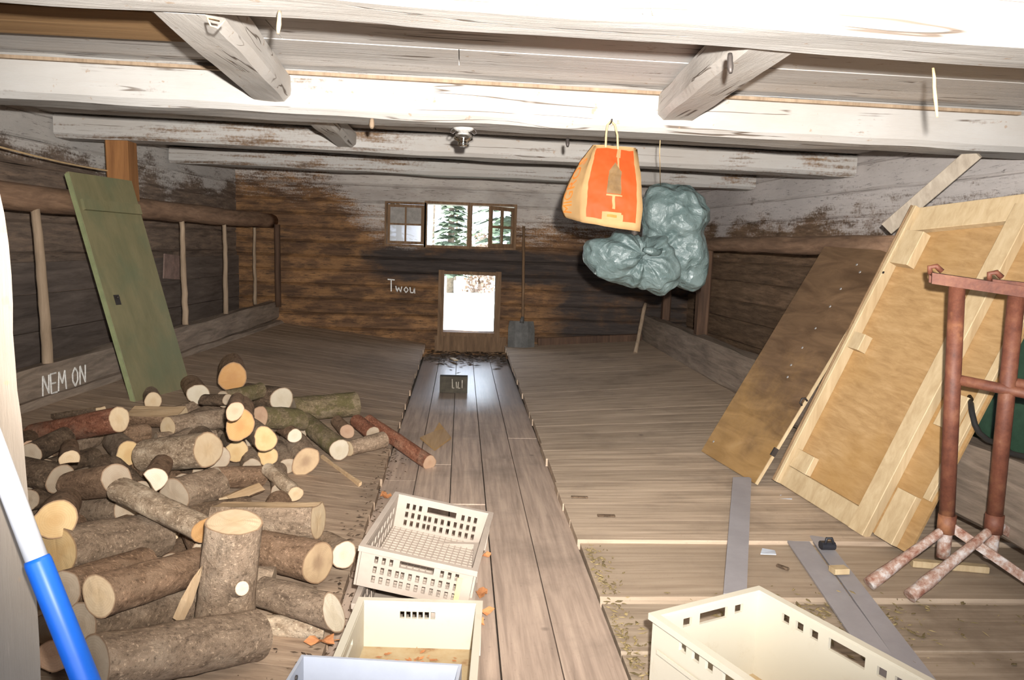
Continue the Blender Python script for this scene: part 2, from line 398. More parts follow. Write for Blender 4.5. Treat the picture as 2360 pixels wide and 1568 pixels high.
M_creamdirt = M_creamdirt.out(M_creamdirt.ramp(_n, [(0.35, (0.42, 0.33, 0.20)), (0.55, (0.38, 0.275, 0.15)), (0.68, (0.24, 0.12, 0.05))]), 0.7, 0.3)
M_whitebox = plain('grey_white_plastic', (0.30, 0.315, 0.36), 0.4, var=0.04)
M_white = plain('white_pole_paint', (0.60, 0.60, 0.62), 0.35, var=0.03)
M_blue = plain('blue_plastic_grip', (0.010, 0.115, 0.56), 0.4, var=0.05)
M_black = plain('black_plastic', (0.02, 0.02, 0.025), 0.45)
M_kraft = plain('kraft_paper', (0.33, 0.20, 0.087), 0.75, var=0.12, sc=6, spec=0.2)
M_orange = plain('orange_print', (0.52, 0.053, 0.009), 0.65, var=0.06, sc=6, spec=0.2)
M_print = plain('brown_print', (0.15, 0.085, 0.032), 0.7, var=0.25, sc=20)
M_orangetext = plain('orange_lettering', (0.62, 0.13, 0.015), 0.7, var=0.05)
M_sack = NT('grey_green_plastic_film')
_n = M_sack.noise(M_sack.coord((1, 1, 1)), 6, 5, 0.6, 1.2)
M_sack.bump(M_sack.math('ADD', M_sack.noise(M_sack.coord((1, 1, 1)), 14, 6, 0.6, 1.8), M_sack.n('TexVoronoi', {'Vector': M_sack.coord((1, 1, 1)), 'Scale': 18.0}).outputs[0]), 0.55, 0.02)
M_sack = M_sack.out(M_sack.ramp(_n, [(0.35, (0.074, 0.106, 0.102)), (0.65, (0.115, 0.150, 0.145))]), 0.33, 0.5)
M_twine = plain('paper_twine', (0.52, 0.36, 0.19), 0.8)
M_wire = plain('dull_wire', (0.40, 0.38, 0.36), 0.5, metal=0.6)
M_iron = plain('dark_iron', (0.06, 0.05, 0.045), 0.55, metal=0.6)
M_shovel = plain('worn_grey_shovel_blade', (0.075, 0.07, 0.062), 0.6, var=0.3)
M_hose = plain('black_rubber', (0.018, 0.017, 0.016), 0.6)
M_leaf = wood('dry_leaf', [(0.3, (0.26, 0.10, 0.04)), (0.6, (0.44, 0.19, 0.075)), (0.8, (0.50, 0.28, 0.13))], 'x', 30, 2, isl=0.6, perobj=True)
M_litter = wood('leaf_litter', [(0.3, (0.035, 0.024, 0.017)), (0.6, (0.10, 0.065, 0.04)), (0.8, (0.2, 0.14, 0.1))], 'x', 30, 2, isl=0.9)
M_straw = wood('straw_chaff', [(0.3, (0.10, 0.075, 0.03)), (0.6, (0.28, 0.21, 0.10)), (0.8, (0.42, 0.33, 0.19))], 'x', 30, 2, isl=0.8)
M_glass = NT('clear_glass'); M_glass.b.inputs['Transmission Weight'].default_value = 1.0; M_glass.b.inputs['IOR'].default_value = 1.45
M_glass = M_glass.out((0.95, 0.97, 0.96), 0.03, 0.5)
def thin_glass(name, tint, rough, alpha):
    w = NT(name)
    tr = w.n('BsdfTransparent', {'Color': tint}); gl = w.n('BsdfGlossy', {'Color': (0.9, 0.95, 1), 'Roughness': rough})
    df = w.n('BsdfDiffuse', {'Color': (0.45, 0.45, 0.46)})
    m1 = w.n('MixShader', {0: alpha, 1: tr.outputs[0], 2: df.outputs[0]}); m2 = w.n('MixShader', {0: 0.06, 1: m1.outputs[0], 2: gl.outputs[0]})
    w.t.links.new(m2.outputs[0], w.t.nodes['Material Output'].inputs[0]); return w.m
M_pane = thin_glass('window_glass', (0.86, 0.90, 0.88), 0.05, 0.08)
M_dusty = thin_glass('dusty_window_glass', (0.75, 0.77, 0.82), 0.2, 0.75)
M_oldpine = wood('greyed_pine', [(0.3, (0.26, 0.215, 0.165)), (0.55, (0.36, 0.305, 0.24)), (0.75, (0.43, 0.375, 0.30))], 'z', 22, 14, perobj=True)
M_glint = plain('bluish_glint', (0.55, 0.60, 0.68), 0.3)  # glint of the glass pieces, put into a bluish white colour
M_blind = plain('grey_blind_pane', (0.25, 0.225, 0.20), 0.7, var=.2)
M_plate = plain('dark_olive_block', (0.055, 0.046, 0.032), 0.9, var=.3)
M_mud = plain('grey_board', (0.12, 0.105, 0.09), 0.9, var=0.2)
M_meadow = plain('sunny_meadow', (0.62, 0.64, 0.52), 0.9, var=0.25, sc=2)
M_needle = wood('spruce_needles', [(0.3, (0.09, 0.115, 0.075)), (0.6, (0.16, 0.195, 0.125)), (0.8, (0.26, 0.30, 0.20))], 'z', 10, 2, isl=0.6)
M_trunk = plain('tree_bark', (0.16, 0.12, 0.09), 0.9, var=0.3)
# ------------------------------------------------------------------ levels of the place
YB = 9.62                                   # inner face of the back wall
def xwall(y): return -2.74 - (9.65-y)*0.085          # left wall, runs slightly askew
def xman(y): return -2.24 - (9.6-y)*0.08             # front of the left manger
XR = 2.93
def xr(y): return 2.89 + (9.65-y)*0.06            # right wall
def edge_z(y): return 0.03 + 0.10*clamp((y-3.5)/6)
def zl(x, y): return edge_z(y) + max(0, -x-0.42)*0.12
def zr(x, y):
    if y < 2.9: return 0.0
    if y < 3.45: return 0.013
    return edge_z(y) + max(0, x-0.57)*0.07*clamp((y-3.4)/3)
def zceil(x): return 2.225 - 0.007*x

# ------------------------------------------------------------------ floor
mb = MB()
xs = [-0.43, -0.235, -0.03, 0.165, 0.37, 0.585]
for i in range(5):
    y = 0.3
    while y < YB:
        y1 = min(YB, y + rnd.uniform(3.6, 5.2))
        if YB - y1 < 1: y1 = YB
        j = rnd.uniform(-0.003, 0.003)
        mb.box(xs[i]+0.003, xs[i+1]-0.003, y, y1-0.004, -0.04, 0.0+j)
        y = y1
aisle = structure('floor', mb, M_aisle)
mb = MB(); mb.box(-3.6, 3.3, 0.3, YB+0.2, -0.30, -0.045)
structure('floor_earth', mb, M_earth)
mb = MB(); mb.box(-14, 14, -12, 0.28, -0.45, -0.12); structure('floor_unseen_yard', mb, M_earth)  # unseen ground before the door, added to stop sky light from below
mb = MB()                                   # left stall boards, rising towards the manger
y = 1.5
while y < YB:
    w = rnd.uniform(0.13, 0.21); y1 = min(YB, y+w)
    xe = -0.425 + rnd.uniform(-0.008, 0.006); xw = -2.95 if y > 5 else -3.3
    j = rnd.uniform(-0.0004, 0.0004)
    P = lambda x, yy, d: (x, yy, zl(x, yy)+d+j)
    a, b = y+0.0012, y1-0.0012
    for x0, x1 in ((xw, xe),):
        vs = [P(x0, a, 0), P(x1, a, 0), P(x1, b, 0), P(x0, b, 0), P(x0, a, -.05), P(x1, a, -.05), P(x1, b, -.05), P(x0, b, -.05)]
        mb.add(vs, [(0, 1, 2, 3), (7, 6, 5, 4), (0, 4, 5, 1), (1, 5, 6, 2), (2, 6, 7, 3), (3, 7, 4, 0)])
    y = y1
structure('floor_left', mb, M_platL)
mb = MB()
y = 3.45
while y < YB:
    w = rnd.uniform(0.15, 0.25); y1 = min(YB, y+w)
    xe = 0.575 + rnd.uniform(-0.008, 0.008); j = rnd.uniform(-0.0003, 0.0003)
    P = lambda x, yy, d: (x, yy, zr(x, max(yy, 3.4501))+d+j)
    a, b = y+0.001, y1-0.001
    vs = [P(xe, a, 0), P(XR, a, 0), P(XR, b, 0), P(xe, b, 0), P(xe, a, -.05), P(XR, a, -.22), P(XR, b, -.22), P(xe, b, -.05)]
    mb.add(vs, [(0, 1, 2, 3), (7, 6, 5, 4), (0, 4, 5, 1), (1, 5, 6, 2), (2, 6, 7, 3), (3, 7, 4, 0)])
    y = y1
structure('floor_right', mb, M_plat)
mb = MB(); mb.beam((0.592, 3.18, -0.018), (XR, 3.16, -0.018), 0.06, 0.58, seed=3, rough=0.006, ch=0.012, n=40)
structure('floor_step', mb, M_step)
mb = MB()
y = 0.4
for w in (0.62, 0.55, 0.5, 0.42, 0.38):
    mb.beam((0.592, y+w/2, -0.025), (XR, y+w/2, -0.025), 0.05, w-0.006, seed=y*9, rough=0.004, ch=0.008, n=30); y += w
structure('floor_front', mb, M_front)

# ------------------------------------------------------------------ back wall of hewn logs with its openings
OPEN = [(-0.93, -0.47, 1.355, 1.85), (-0.44, 0.06, 1.36, 1.865), (0.118, 0.64, 1.36, 1.865), (-0.21, 0.43, 0.287, 1.008)]
zs = [-0.2, 0.04, 0.287, 0.47, 0.65, 0.83, 1.008, 1.18, 1.358, 1.52, 1.69, 1.86, 2.06, 2.28]
mb = MB(); k = 0
for z0, z1 in zip(zs, zs[1:]):
    zc = (z0+z1)/2
    cuts = sorted((o[0], o[1]) for o in OPEN if o[2]-0.01 < zc < o[3]+0.01)
    x = -2.95; spans = []
    for a, b in cuts: spans.append((x, a)); x = b
    spans.append((x, XR+0.1))
    for a, b in spans:
        if b-a < 0.02: continue
        k += 1
        mb.beam((a, YB+0.09, zc), (b, YB+0.09, zc), z1-z0+0.004, 0.18, seed=k, n=max(3, int((b-a)*9)), rough=0.010 if b-a > .2 else .003, ch=0.022 if b-a > .2 else 0.008)
structure('wall_back', mb, M_back)
# side walls
def side(name, xf, mat, seed, y0=1.3):
    mb = MB(); z = -0.2; k = 0
    while z < 2.25:
        h = rnd.uniform(0.17, 0.24); z1 = min(2.27, z+h); s = 1 if xf(5) > 0 else -1
        mb.beam((xf(y0)+0.08*s, y0, (z+z1)/2), (xf(YB+.1)+0.08*s, YB+0.1, (z+z1)/2), z1-z+0.003, 0.16, seed=seed+k, n=60, rough=0.009, ch=0.015)
        z = z1; k += 1
    structure(name, mb, mat)
side('wall_left', xwall, M_left, 40)
side('wall_right', xr, M_right, 80)
# front wall beside the doorway the picture is taken from
mb = MB()
mb.box(-3.6, -1.13, 1.74, 1.88, -0.2, 2.3); mb.box(2.15, 3.4, 1.74, 1.88, -0.2, 2.3)
structure('wall_front', mb, M_left)
# unseen side walls added before the doorway to keep daylight low
mb = MB(); mb.box(-3.7, -3.5, -3.6, 1.74, -0.2, 2.35); mb.box(3.1, 3.3, -3.6, 1.74, -0.2, 2.35)
structure('wall_daylight_block', mb, M_left)
mb = MB()
y = 1.3; k = 0
while y < YB+0.15:
    w = rnd.uniform(0.20, 0.30); y1 = min(YB+0.2, y+w)
    j = rnd.uniform(0, 0.004); x0, x1 = -3.7, 3.2
    for xa, xb in ((x0, rnd.uniform(-1.4, 1.4)), (None, x1)):
        if xa is None: xa = pv
        pv = xb
        P = lambda x, yy, d: (x, yy, zceil(x)+d+j)
        a, b = y+0.003, y1-0.003; xa += 0.002; xb -= 0.002
        vs = [P(xa, a, .03), P(xb, a, .03), P(xb, b, .03), P(xa, b, .03), P(xa, a, 0), P(xb, a, 0), P(xb, b, 0), P(xa, b, 0)]
        mb.add(vs, [(0, 1, 2, 3), (7, 6, 5, 4), (0, 4, 5, 1), (1, 5, 6, 2), (2, 6, 7, 3), (3, 7, 4, 0)])
    y = y1
structure('ceiling', mb, M_ceil)
mb = MB(); mb.obox((-3.9, -3.8, 2.30), (7.3, 0, 0), (0, 13.85, 0), (0, 0, 0.12)); structure('ceiling_backing', mb, M_earth)  # backing over the boards; unseen front overhang added to block sky light

# ------------------------------------------------------------------ ceiling beams and joists
def hbeam(name, yb, w, uvL, uvR, xa, xb, mat, label, seed, ztop=0.0, sag=0.0):
    """a ceiling beam whose rear lower edge passes through two surveyed points"""
    a, b = PY(*uvL, yb), PY(*uvR, yb)
    zz = lambda x: lerp(a.z, b.z, (x-a.x)/(b.x-a.x))
    yc = yb - w/2
    zt = lambda x: zceil(x) - 0.002 + ztop
    p0 = Vector((xa, yc, (zz(xa)+zt(xa))/2)); p1 = Vector((xb, yc, (zz(xb)+zt(xb))/2))
    m = MB(); m.beam(p0, p1, (zt(0)-zz(0)), w, seed=seed, n=60, rough=0.011, ch=0.03, sag=sag)
    o = m.build(name, mat, None, loc=p0.lerp(p1, 0.5))
    return tag(o, label, 'beam', 'whitewashed ceiling beams'), zz
hbeam('ceiling_beam', 2.36, 0.27, (0, 5), (2360, 166), -3.4, 3.3, M_beam, 'nearest whitewashed ceiling beam, along the top edge of the photo', 11)
_, zB2 = hbeam('ceiling_beam', 4.28, 0.29, (0, 243), (2360, 371), -3.2, 3.2, M_beam, 'whitewashed ceiling beam with the orange bag hanging in front of it', 23)
hbeam('ceiling_beam', 6.28, 0.27, (190, 325), (1940, 415), xwall(6.2)+0.01, xr(6.2), M_beam2, 'whitewashed ceiling beam resting on the orange-brown post', 35)
hbeam('ceiling_beam', 8.1, 0.26, (390, 380), (1735, 440), xwall(8)+0.01, xr(8), M_beam2, 'farthest ceiling beam, greyish and worn, before the back wall', 47)
def joist(p, q, w, h, seed, label):
    m = MB(); m.beam(p, q, h, w, seed=seed, n=22, rough=0.010, ch=0.028)
    return tag(m.build('joist', M_joist, None, loc=(Vector(p)+Vector(q))/2), label, 'joist', 'short joists under the ceiling boards')
joist((-0.835, 2.38, 2.105), (-0.965, 3.985, 2.14), 0.20, 0.15, 3, 'short whitewashed joist at left between the two nearest ceiling beams')
joist((0.935, 2.38, 2.10), (1.085, 3.985, 2.14), 0.20, 0.15, 5, 'short whitewashed joist above and right of the orange bag')
joist((-0.85, 4.285, 2.13), (-0.90, 6.005, 2.15), 0.16, 0.13, 8, 'short grey joist behind the second ceiling beam, left of the glass lamp')
m = MB(); m.obox((-3.05, 3.0, 2.192), (2.06, 0, 0), (0, 0.42, 0), (0, 0, 0.025))
tag(m.build('ceiling_board', M_bare, None, loc=(-1.95, 3.2, 2.2)), 'bare brown board under the ceiling at the upper left corner', 'board')
# gap shadow above the second beam, drawn as a brown strip
m = MB(); m.obox((-2.9, 3.955, 2.206), (5.8, 0, -0.04), (0, 0.03, 0), (0, 0, 0.016))
tag(m.build('batten', M_stick, None, loc=(0, 3.96, 2.2)), 'narrow brown strip drawn for the gap shadow along the top of the bag-carrying ceiling beam', 'batten')

# ------------------------------------------------------------------ windows in the back wall
def wframe(mb, o, t=0.035, y0=YB-0.02, y1=YB+0.12, sill=True):
    x0, x1, z0, z1 = o
    mb.box(x0-t, x0, y0, y1, z0-t, z1+t); mb.box(x1, x1+t, y0, y1, z0-t, z1+t)
    mb.box(x0, x1, y0, y1, z1, z1+t); mb.box(x0, x1, y0, y1, z0-t, z0)
def sash(mb, O, ex, ez, w, h, n=2, t=0.035, b=0.022, d=0.03):
    ex, ez = Vector(ex), Vector(ez); ey = ez.cross(ex)
    O = Vector(O)
    R = lambda a, c, w_, h_: mb.obox(O+ex*a+ez*c, ex*w_, ey*d, ez*h_)
    R(0, 0, t, h); R(w-t, 0, t, h); R(t, 0, w-2*t, t); R(t, h-t, w-2*t, t)
    R(w/2-b/2, t, b, h-2*t); R(t, h/2-b/2, w/2-b/2-t, b); R(w/2+b/2, h/2-b/2, w/2-b/2-t, b)
def pane(name, O, ex, ez, w, h, mat, parent):
    ex, ez = Vector(ex), Vector(ez); ey = ez.cross(ex); m = MB()
    m.obox(Vector(O)+ey*0.012, ex*w, ey*0.004, ez*h); return m.build(name, mat, parent)
for i, o in enumerate(OPEN):
    we = empty('window_%d' % (i+1), ((o[0]+o[1])/2, YB, o[2]), kind='structure')
    m = MB()
    if i == 1: wframe(m, (o[0], o[1]-0.001, o[2], o[3]), 0.030)
    elif i == 2: wframe(m, (o[0]+0.001, o[1], o[2], o[3]), 0.028)
    elif i == 0: wframe(m, (o[0], o[1]-0.004, o[2], o[3]), 0.024)
    else:
        x0, x1, z0, z1 = o
        m.box(x0-0.07, x0, YB-0.03, YB+0.14, z0-0.05, z1+0.05); m.box(x1, x1+0.07, YB-0.03, YB+0.14, z0-0.05, z1+0.05)
        m.box(x0, x1, YB-0.01, YB+0.14, z1, z1+0.04); m.box(x0, x1, YB-0.05, YB+0.16, z0-0.05, z0)
        m.box(x0-0.1, x1+0.16, YB-0.03, YB, 0.02, z0-0.05)
    m.build('window_frame', M_frame, we)
    if i == 0:
        m = MB(); w_, h_ = o[1]-o[0]-0.012, o[3]-o[2]-0.012; O = (o[0]+0.006, YB+0.0, o[2]+0.006)
        sash(m, O, (1, 0, 0), (0, 0, 1), w_, h_); m.build('sash', M_frame, we)
        for a in (0.035, w_/2+0.011):
            pane('window_pane', (O[0]+a, O[1], O[2]+0.035), (1, 0, 0), (0, 0, 1), w_/2-0.046, h_/2-0.046, M_dusty, we)
            pane('window_pane', (O[0]+a, O[1], O[2]+h_/2+0.011), (1, 0, 0), (0, 0, 1), w_/2-0.046, h_/2-0.046, M_blind, we)
        m = MB(); m.box(o[0], o[1], YB+0.17, YB+0.19, o[2]+0.235, o[3]); m.box(o[0]+.1, o[0]+.17, YB+0.17, YB+0.19, o[2], o[2]+0.235); m.build('shutter_board', M_mud, we)
    if i == 2:
        ang = math.radians(231); ex = (math.cos(ang), math.sin(ang), 0); w_, h_ = 0.50, 0.485
        O = Vector((o[1]-0.02, YB-0.015, o[2]+0.0))
        so = MB(); sash(so, O, ex, (0, 0, 1), w_, h_, t=0.045, b=0.03); so.build('open_sash', M_frame, we)
        for a in (0.045, w_/2+0.015):
            for c in (0.045, h_/2+0.015):
                pane('window_pane', O + Vector(ex)*a + Vector((0, 0, c)), ex, (0, 0, 1), w_/2-0.06, h_/2-0.06, M_pane, we)

# ------------------------------------------------------------------ outside, seen through the windows
mb = MB(); mb.box(-40, 40, YB+0.3, 46, -0.65, -0.45); structure('floor_meadow', mb, M_meadow)
def conifer(x, y, h, r, seed, label, z0=0.3):
    R = random.Random(seed); t = empty('spruce_tree', (x, y, -0.45), label, 'tree', 'spruces behind the barn')
    m = MB(); m.tube([(x, y, -0.5), (x, y, h*0.5), (x, y, h-0.5)], [0.14, 0.09, 0.02], 8); m.build('trunk', M_trunk, t)
    m = MB(); z = z0
    while z < h-0.6:
        rr = r*(1-(z+0.4)/h)**0.8; n = int(9+rr*4)
        for k in range(n):
            a = R.uniform(0, 6.28); L = rr*R.uniform(0.75, 1.1); dx, dy = math.cos(a), math.sin(a)
            base = Vector((x, y, z)); drop = R.uniform(0.15, 0.4)
            for s in range(1, 9):
                tt = s/8; c = base + Vector((dx*L*tt, dy*L*tt, -drop*L*tt*tt*0.8 + 0.1*L*tt))
                for q in range(2):
                    wv = Vector((-dy, dx, R.uniform(-.3, .1))) * R.uniform(0.12, 0.30)*(1.2-tt*0.7)*(1 if q else -1)
                    e = Vector((dx, dy, -0.4))*R.uniform(0.10, 0.22)
                    m.add([c, c+wv, c+wv*0.9+e, c+e*1.1], [(0, 1, 2, 3)])
        z += 0.16 + 0.012*h*R.uniform(.6, 1)
    m.build('foliage', M_needle, t); return t
conifer(1.66, 22.0, 10.0, 1.9, 1, 'near green spruce seen through the open right casement', 1.6)
conifer(-0.40, 28.5, 6.5, 0.8, 2, 'small hazy spruce seen in the upper left of the low window')
conifer(-4.4, 40.0, 10.0, 2.2, 3, 'distant spruce at the left of the meadow behind the barn')
conifer(5.2, 42.0, 9.0, 2.6, 4, 'distant spruce at the right of the meadow behind the barn')
def bush(x, y, r, h, seed, label):
    R = random.Random(seed); m = MB()
    for i in range(700):
        a, b = R.uniform(0, 6.28), R.uniform(0, 1)**.5; z = R.uniform(0, h); k = (1-(z/h)**2)**.5
        c = Vector((x+r*b*k*math.cos(a), y+r*b*k*math.sin(a), -.45+z)); e = Vector((R.uniform(-1, 1), R.uniform(-1, 1), R.uniform(-1, 1)))*.09; f = e.orthogonal()*R.uniform(.4, .8)
        m.add([c-e, c+f, c+e, c-f], [(0, 1, 2, 3)])
    for i in range(14):
        a = R.uniform(0, 6.28); m.tube([(x, y, -.5), (x+r*.4*math.cos(a), y+r*.4*math.sin(a), h*.4), (x+r*.7*math.cos(a), y+r*.7*math.sin(a), h*.7)], [.03, .02, .008], 5)
    tag(m.build('bush', plain('reddish_spring_foliage', (.42, .30, .22), .8, var=.4, sc=3), None, loc=(x, y, -.45)), label, 'bush', 'bushes at the edge of the meadow')
bush(0.75, 29.5, 0.7, 2.3, 5, 'reddish bush seen in the upper right of the low window')
bush(2.7, 30.0, 0.9, 2.6, 6, 'reddish bush at the far side of the meadow, right of the low window')
for i, (x, y, h) in enumerate(((-1.35, 36, 14), (-0.75, 42, 15), (-0.3, 38, 14), (0.25, 44, 15))):
    m = MB(); m.tube([(x, y, -0.5), (x+.05, y, h*.4), (x-.1, y+.1, h)], [0.06, 0.05, 0.02], 7)
    for b in range(16):
        zz = h*(0.25+0.045*b); a = rnd.uniform(0, 6.28); L = rnd.uniform(.5, 1.2)
        m.tube([(x, y, zz), (x+math.cos(a)*L*.5, y+math.sin(a)*L*.5, zz+L*.35), (x+math.cos(a)*L, y+math.sin(a)*L, zz+L*.9)], [.025, .015, .006], 5)
    tag(m.build('bare_tree', M_trunk, None, loc=(x, y, -0.45)), 'thin leafless tree standing on the meadow beyond the middle window', 'tree', 'bare trees on the meadow')

# ------------------------------------------------------------------ left manger
p0 = Vector((xman(2.6)-0.10, 2.6, 1.585)); p1 = Vector((xman(YB)-0.08, YB, 1.58))
def wobble(p, q, n, amp, seed):
    p, q = Vector(p), Vector(q)
    return [p.lerp(q, i/n) + noise.noise_vector(Vector((i*0.7, seed, 0)))*amp for i in range(n+1)]
m = MB(); m.tube(wobble(p0, p1, 24, 0.014, 3), [0.086+0.010*noise.noise(Vector((i*.9, 5, 0))) for i in range(25)], 12)
tag(m.build('manger_rail', M_log_rail, None, loc=p0.lerp(p1, .5)), 'round brown wooden rail along the left wall above the upright sticks', 'rail')
# front timber of the left manger, chalk written
a = Vector((xman(2.6)-0.075, 2.6, 0.375)); b = Vector((xman(YB)-0.075, YB, 0.49))
m = MB(); m.beam(a, b, 0.23, 0.16, seed=61, n=70, rough=0.014, ch=0.03)
man = tag(m.build('manger_beam', M_manger, None, loc=a.lerp(b, .5)), 'grey hewn lower beam of the left manger with chalk letters', 'beam')
def strokes(mb, O, ex, ez, en, S, size, r):
    O, ex, ez, en = map(Vector, (O, ex, ez, en))
    for st in S:
        pts = [O + ex*(x*size) + ez*(y*size) + en*0.003 for x, y in st]
        q = []
        for i in range(len(pts)-1): q += [pts[i].lerp(pts[i+1], t) for t in (0, .34, .67)]
        q.append(pts[-1])
        for i in range(len(q)-1):
            d = (q[i+1]-q[i]); n2 = d.normalized().cross(en)*r*rnd.uniform(.75, 1.25)
            mb.add([q[i]-n2, q[i]+n2, q[i+1]+n2, q[i+1]-n2, q[i]-n2-en*.006, q[i]+n2-en*.006, q[i+1]+n2-en*.006, q[i+1]-n2-en*.006], [(0, 1, 2, 3), (4, 7, 6, 5), (0, 4, 5, 1), (2, 6, 7, 3), (1, 5, 6, 2), (0, 3, 7, 4)])
LET = {'N': (0.6, [[(0, 0), (0.05, 1), (.5, 0.05), (.55, 1)]]), 'E': (0.55, [[(.45, 1), (0, 1), (0.03, 0), (.5, 0)], [(0, .5), (.4, .5)]]), 'M': (0.75, [[(0, 0), (.08, 1), (.35, .35), (.6, 1), (.68, 0)]]),
       'O': (0.6, [[(.25, 1), (.02, .7), (.02, .3), (.25, 0), (.48, .3), (.48, .7), (.25, 1)]]), ' ': (0.35, []), 'T': (0.62, [[(0, 1), (.6, 1)], [(.3, 1), (.32, 0)]]),
       'w': (0.6, [[(0, .5), (.1, 0), (.25, .4), (.4, 0), (.52, .5)]]), 'o': (0.45, [[(.2, .5), (.02, .25), (.2, 0), (.38, .25), (.2, .5)]]), 'u': (0.5, [[(0, .5), (.05, .05), (.3, .05), (.38, .5), (.42, 0)]])}
def write(mb, txt, O, ex, ez, en, size, r):
    x = 0
    for ch in txt:
        w, S = LET[ch]; strokes(mb, Vector(O)+Vector(ex)*x*size, ex, ez, en, S, size, r); x += w+0.08
yN = 4.62
A_ = PX(88, 922, xman(4.7)+0.012); B_ = PX(188, 903, xman(5.2)+0.012)
dY = (Vector((xman(6)-xman(5), 1, 0))).normalized()
m = MB(); write(m, 'NEM ON', (A_.x+0.030, A_.y, A_.z+0.024), dY, (0, 0, 1), Vector((1, 0.08, 0)).normalized(), 0.125, 0.0045)
print('NEM', A_, B_, 'beam front', xman(A_.y), 'need width', (B_-A_).length)
m.build('chalk_writing', M_chalk, man)['label'] = 'chalk letters'
a = Vector((xman(2.6)-0.04, 2.6, 0)); 
m = MB(); za = zl(xman(2.6), 3.0); zb = zl(xman(9.6), 9.6)
m.beam((xman(2.6)+0.01, 2.6, za-0.01), (xman(YB)+0.01, YB, zb-0.01), 0.07, 0.12, seed=71, n=60, rough=0.012, ch=0.025)
tag(m.build('floor_beam', M_manger, None, loc=(-2.5, 6, .25)), 'low light timber on the floor along the foot of the left manger', 'beam')
def stick(u0, v0, u1, v1, dx, r, mat, label, name='upright_stick', cat='stick', bend=0.012, grp='upright sticks of the left manger'):
    t = PX(u0, v0, -2.6); 
    for _ in range(12): t = PX(u0, v0, xman(t.y)+dx)
    bt = PX(u1, v1, -2.6)
    for _ in range(12): bt = PX(u1, v1, xman(bt.y)+dx)
    m = MB(); m.tube(wobble(bt, t, 12, bend, u0*.1), [r*(1.1-0.25*i/12)+0.002*noise.noise(Vector((i*1.1, u0, 0))) for i in range(13)], 9)
    return tag(m.build(name, mat, None, loc=bt), label, cat, grp)
stick(82, 474, 113, 860, -0.06, 0.032, M_stick, 'thick peeled stick left of the green door, from rail to chalked beam')
stick(419, 508, 428, 758, -0.07, 0.026, M_stick, 'first upright stick right of the green door')
stick(517, 515, 521, 727, -0.07, 0.024, M_stick, 'second upright stick right of the green door')
stick(585, 524, 588, 702, -0.07, 0.019, M_stick, 'thin pale third stick right of the green door, near the back corner')
m = MB(); m.tube(wobble((-2.215, 9.50, 0.55), (-2.225, 9.50, 1.54), 8, .005, 4), 0.036, 9)
tag(m.build('upright_stick', M_darkpost, None, loc=(-2.215, 9.5, .6)), 'dark upright stick at the end of the left manger, by the back wall', 'stick', 'upright sticks of the left manger')
# orange-brown post from the rail to the third beam
t = PX(346, 338, xman(6.3)-0.10); m = MB()
m.beam((t.x, 6.18, 1.63), (t.x-0.01, 6.17, 2.085), 0.18, 0.17, seed=5, n=8, rough=0.005, ch=0.012, up=(0, 1, 0))
tag(m.build('support_post', M_post, None, loc=(t.x, 6.18, 1.63)), 'short orange-brown post between the left rail and a ceiling beam', 'post')
# planking at the rear of the manger
m = MB()
for z0, z1, j in ((0.40, 0.66, 0), (0.66, 0.93, .004), (0.93, 1.16, 0.002)):
    m.obox((xwall(3.0)+0.012+j, 3.0, z0+.004), (xwall(YB)-xwall(3.0), YB-3.0-.02, 0), (0.02, 0, 0), (0, 0, z1-z0-.008))
tag(m.build('manger_planking', M_mud if False else wood('grey_planking', [(0.3, (0.058, 0.044, 0.036)), (0.6, (0.13, 0.10, 0.082)), (0.8, (0.195, 0.155, 0.128))], 'y', 18, 12), None, loc=(-3, 6, .4)), 'dark grey planking behind the upright sticks on the left wall', 'planking', kind='structure')
q = []
for u, v in ((377, 585), (413, 583), (417, 645), (375, 642)):
    t = PX(u, v, -2.95)
    for _ in range(14): t = PX(u, v, xwall(t.y)+0.05)
    q.append(t)
m = MB(); m.obox(q[3], q[2]-q[3], (0.012, 0, 0), q[0]-q[3])
tag(m.build('small_board', plain('reddish_grey_board', (0.24, 0.16, 0.13), .8, sc=12, var=.3), None, loc=q[3]), 'small reddish board fixed to the left wall behind the sticks', 'board')
# green door leaning at the left
BR, BL = PZ(440, 888, 0.27), PZ(312, 920, 0.285)
BR.z = zl(BR.x, BR.y); BL.z = zl(BL.x, BL.y)
print('door base', BL, BR)
W = BR-BL; wl = W.length; W.normalize()
def perp(u, v, base, w):
    r = ray(u, v); return EYE + r*((base-EYE).dot(w)/r.dot(w))
TL = perp(158, 395, BL, W); U = (TL-BL); ul = U.length; U.normalize(); N = U.cross(W).normalized()
if N.x < 0: N = -N
print('door', wl, ul, TL)
dr = empty('green_door', BL, 'dark green board door leaning against the left manger rail', 'door')
m = MB(); m.beam(BL+W*wl/2-N*0.016, BL+W*wl/2+U*ul-N*0.016, wl, 0.03, seed=1, n=16, rough=0.0015, ch=0.004, up=W); m.build('door_leaf', M_green, dr, loc=BL)
m = MB(); m.obox(BL+W*0.03+U*ul*0.835+N*0.0, W*(wl-0.05), U*0.075, N*0.022); m.build('cross_batten', M_green, dr, loc=BL)
m = MB(); m.obox(BL-W*0.008-N*0.031, W*0.008, U*(ul-0.01), N*0.031); m.build('door_edge', M_greenedge, dr, loc=BL)
m = MB(); c = BL+W*wl*0.13+U*ul*0.42; m.obox(c, W*0.05, U*0.07, N*0.004); m.tube([c+W*.025+U*.05, c+W*.025+U*.05+N*0.02], .008, 8); m.build('keyhole_plate', M_iron, dr, loc=BL)
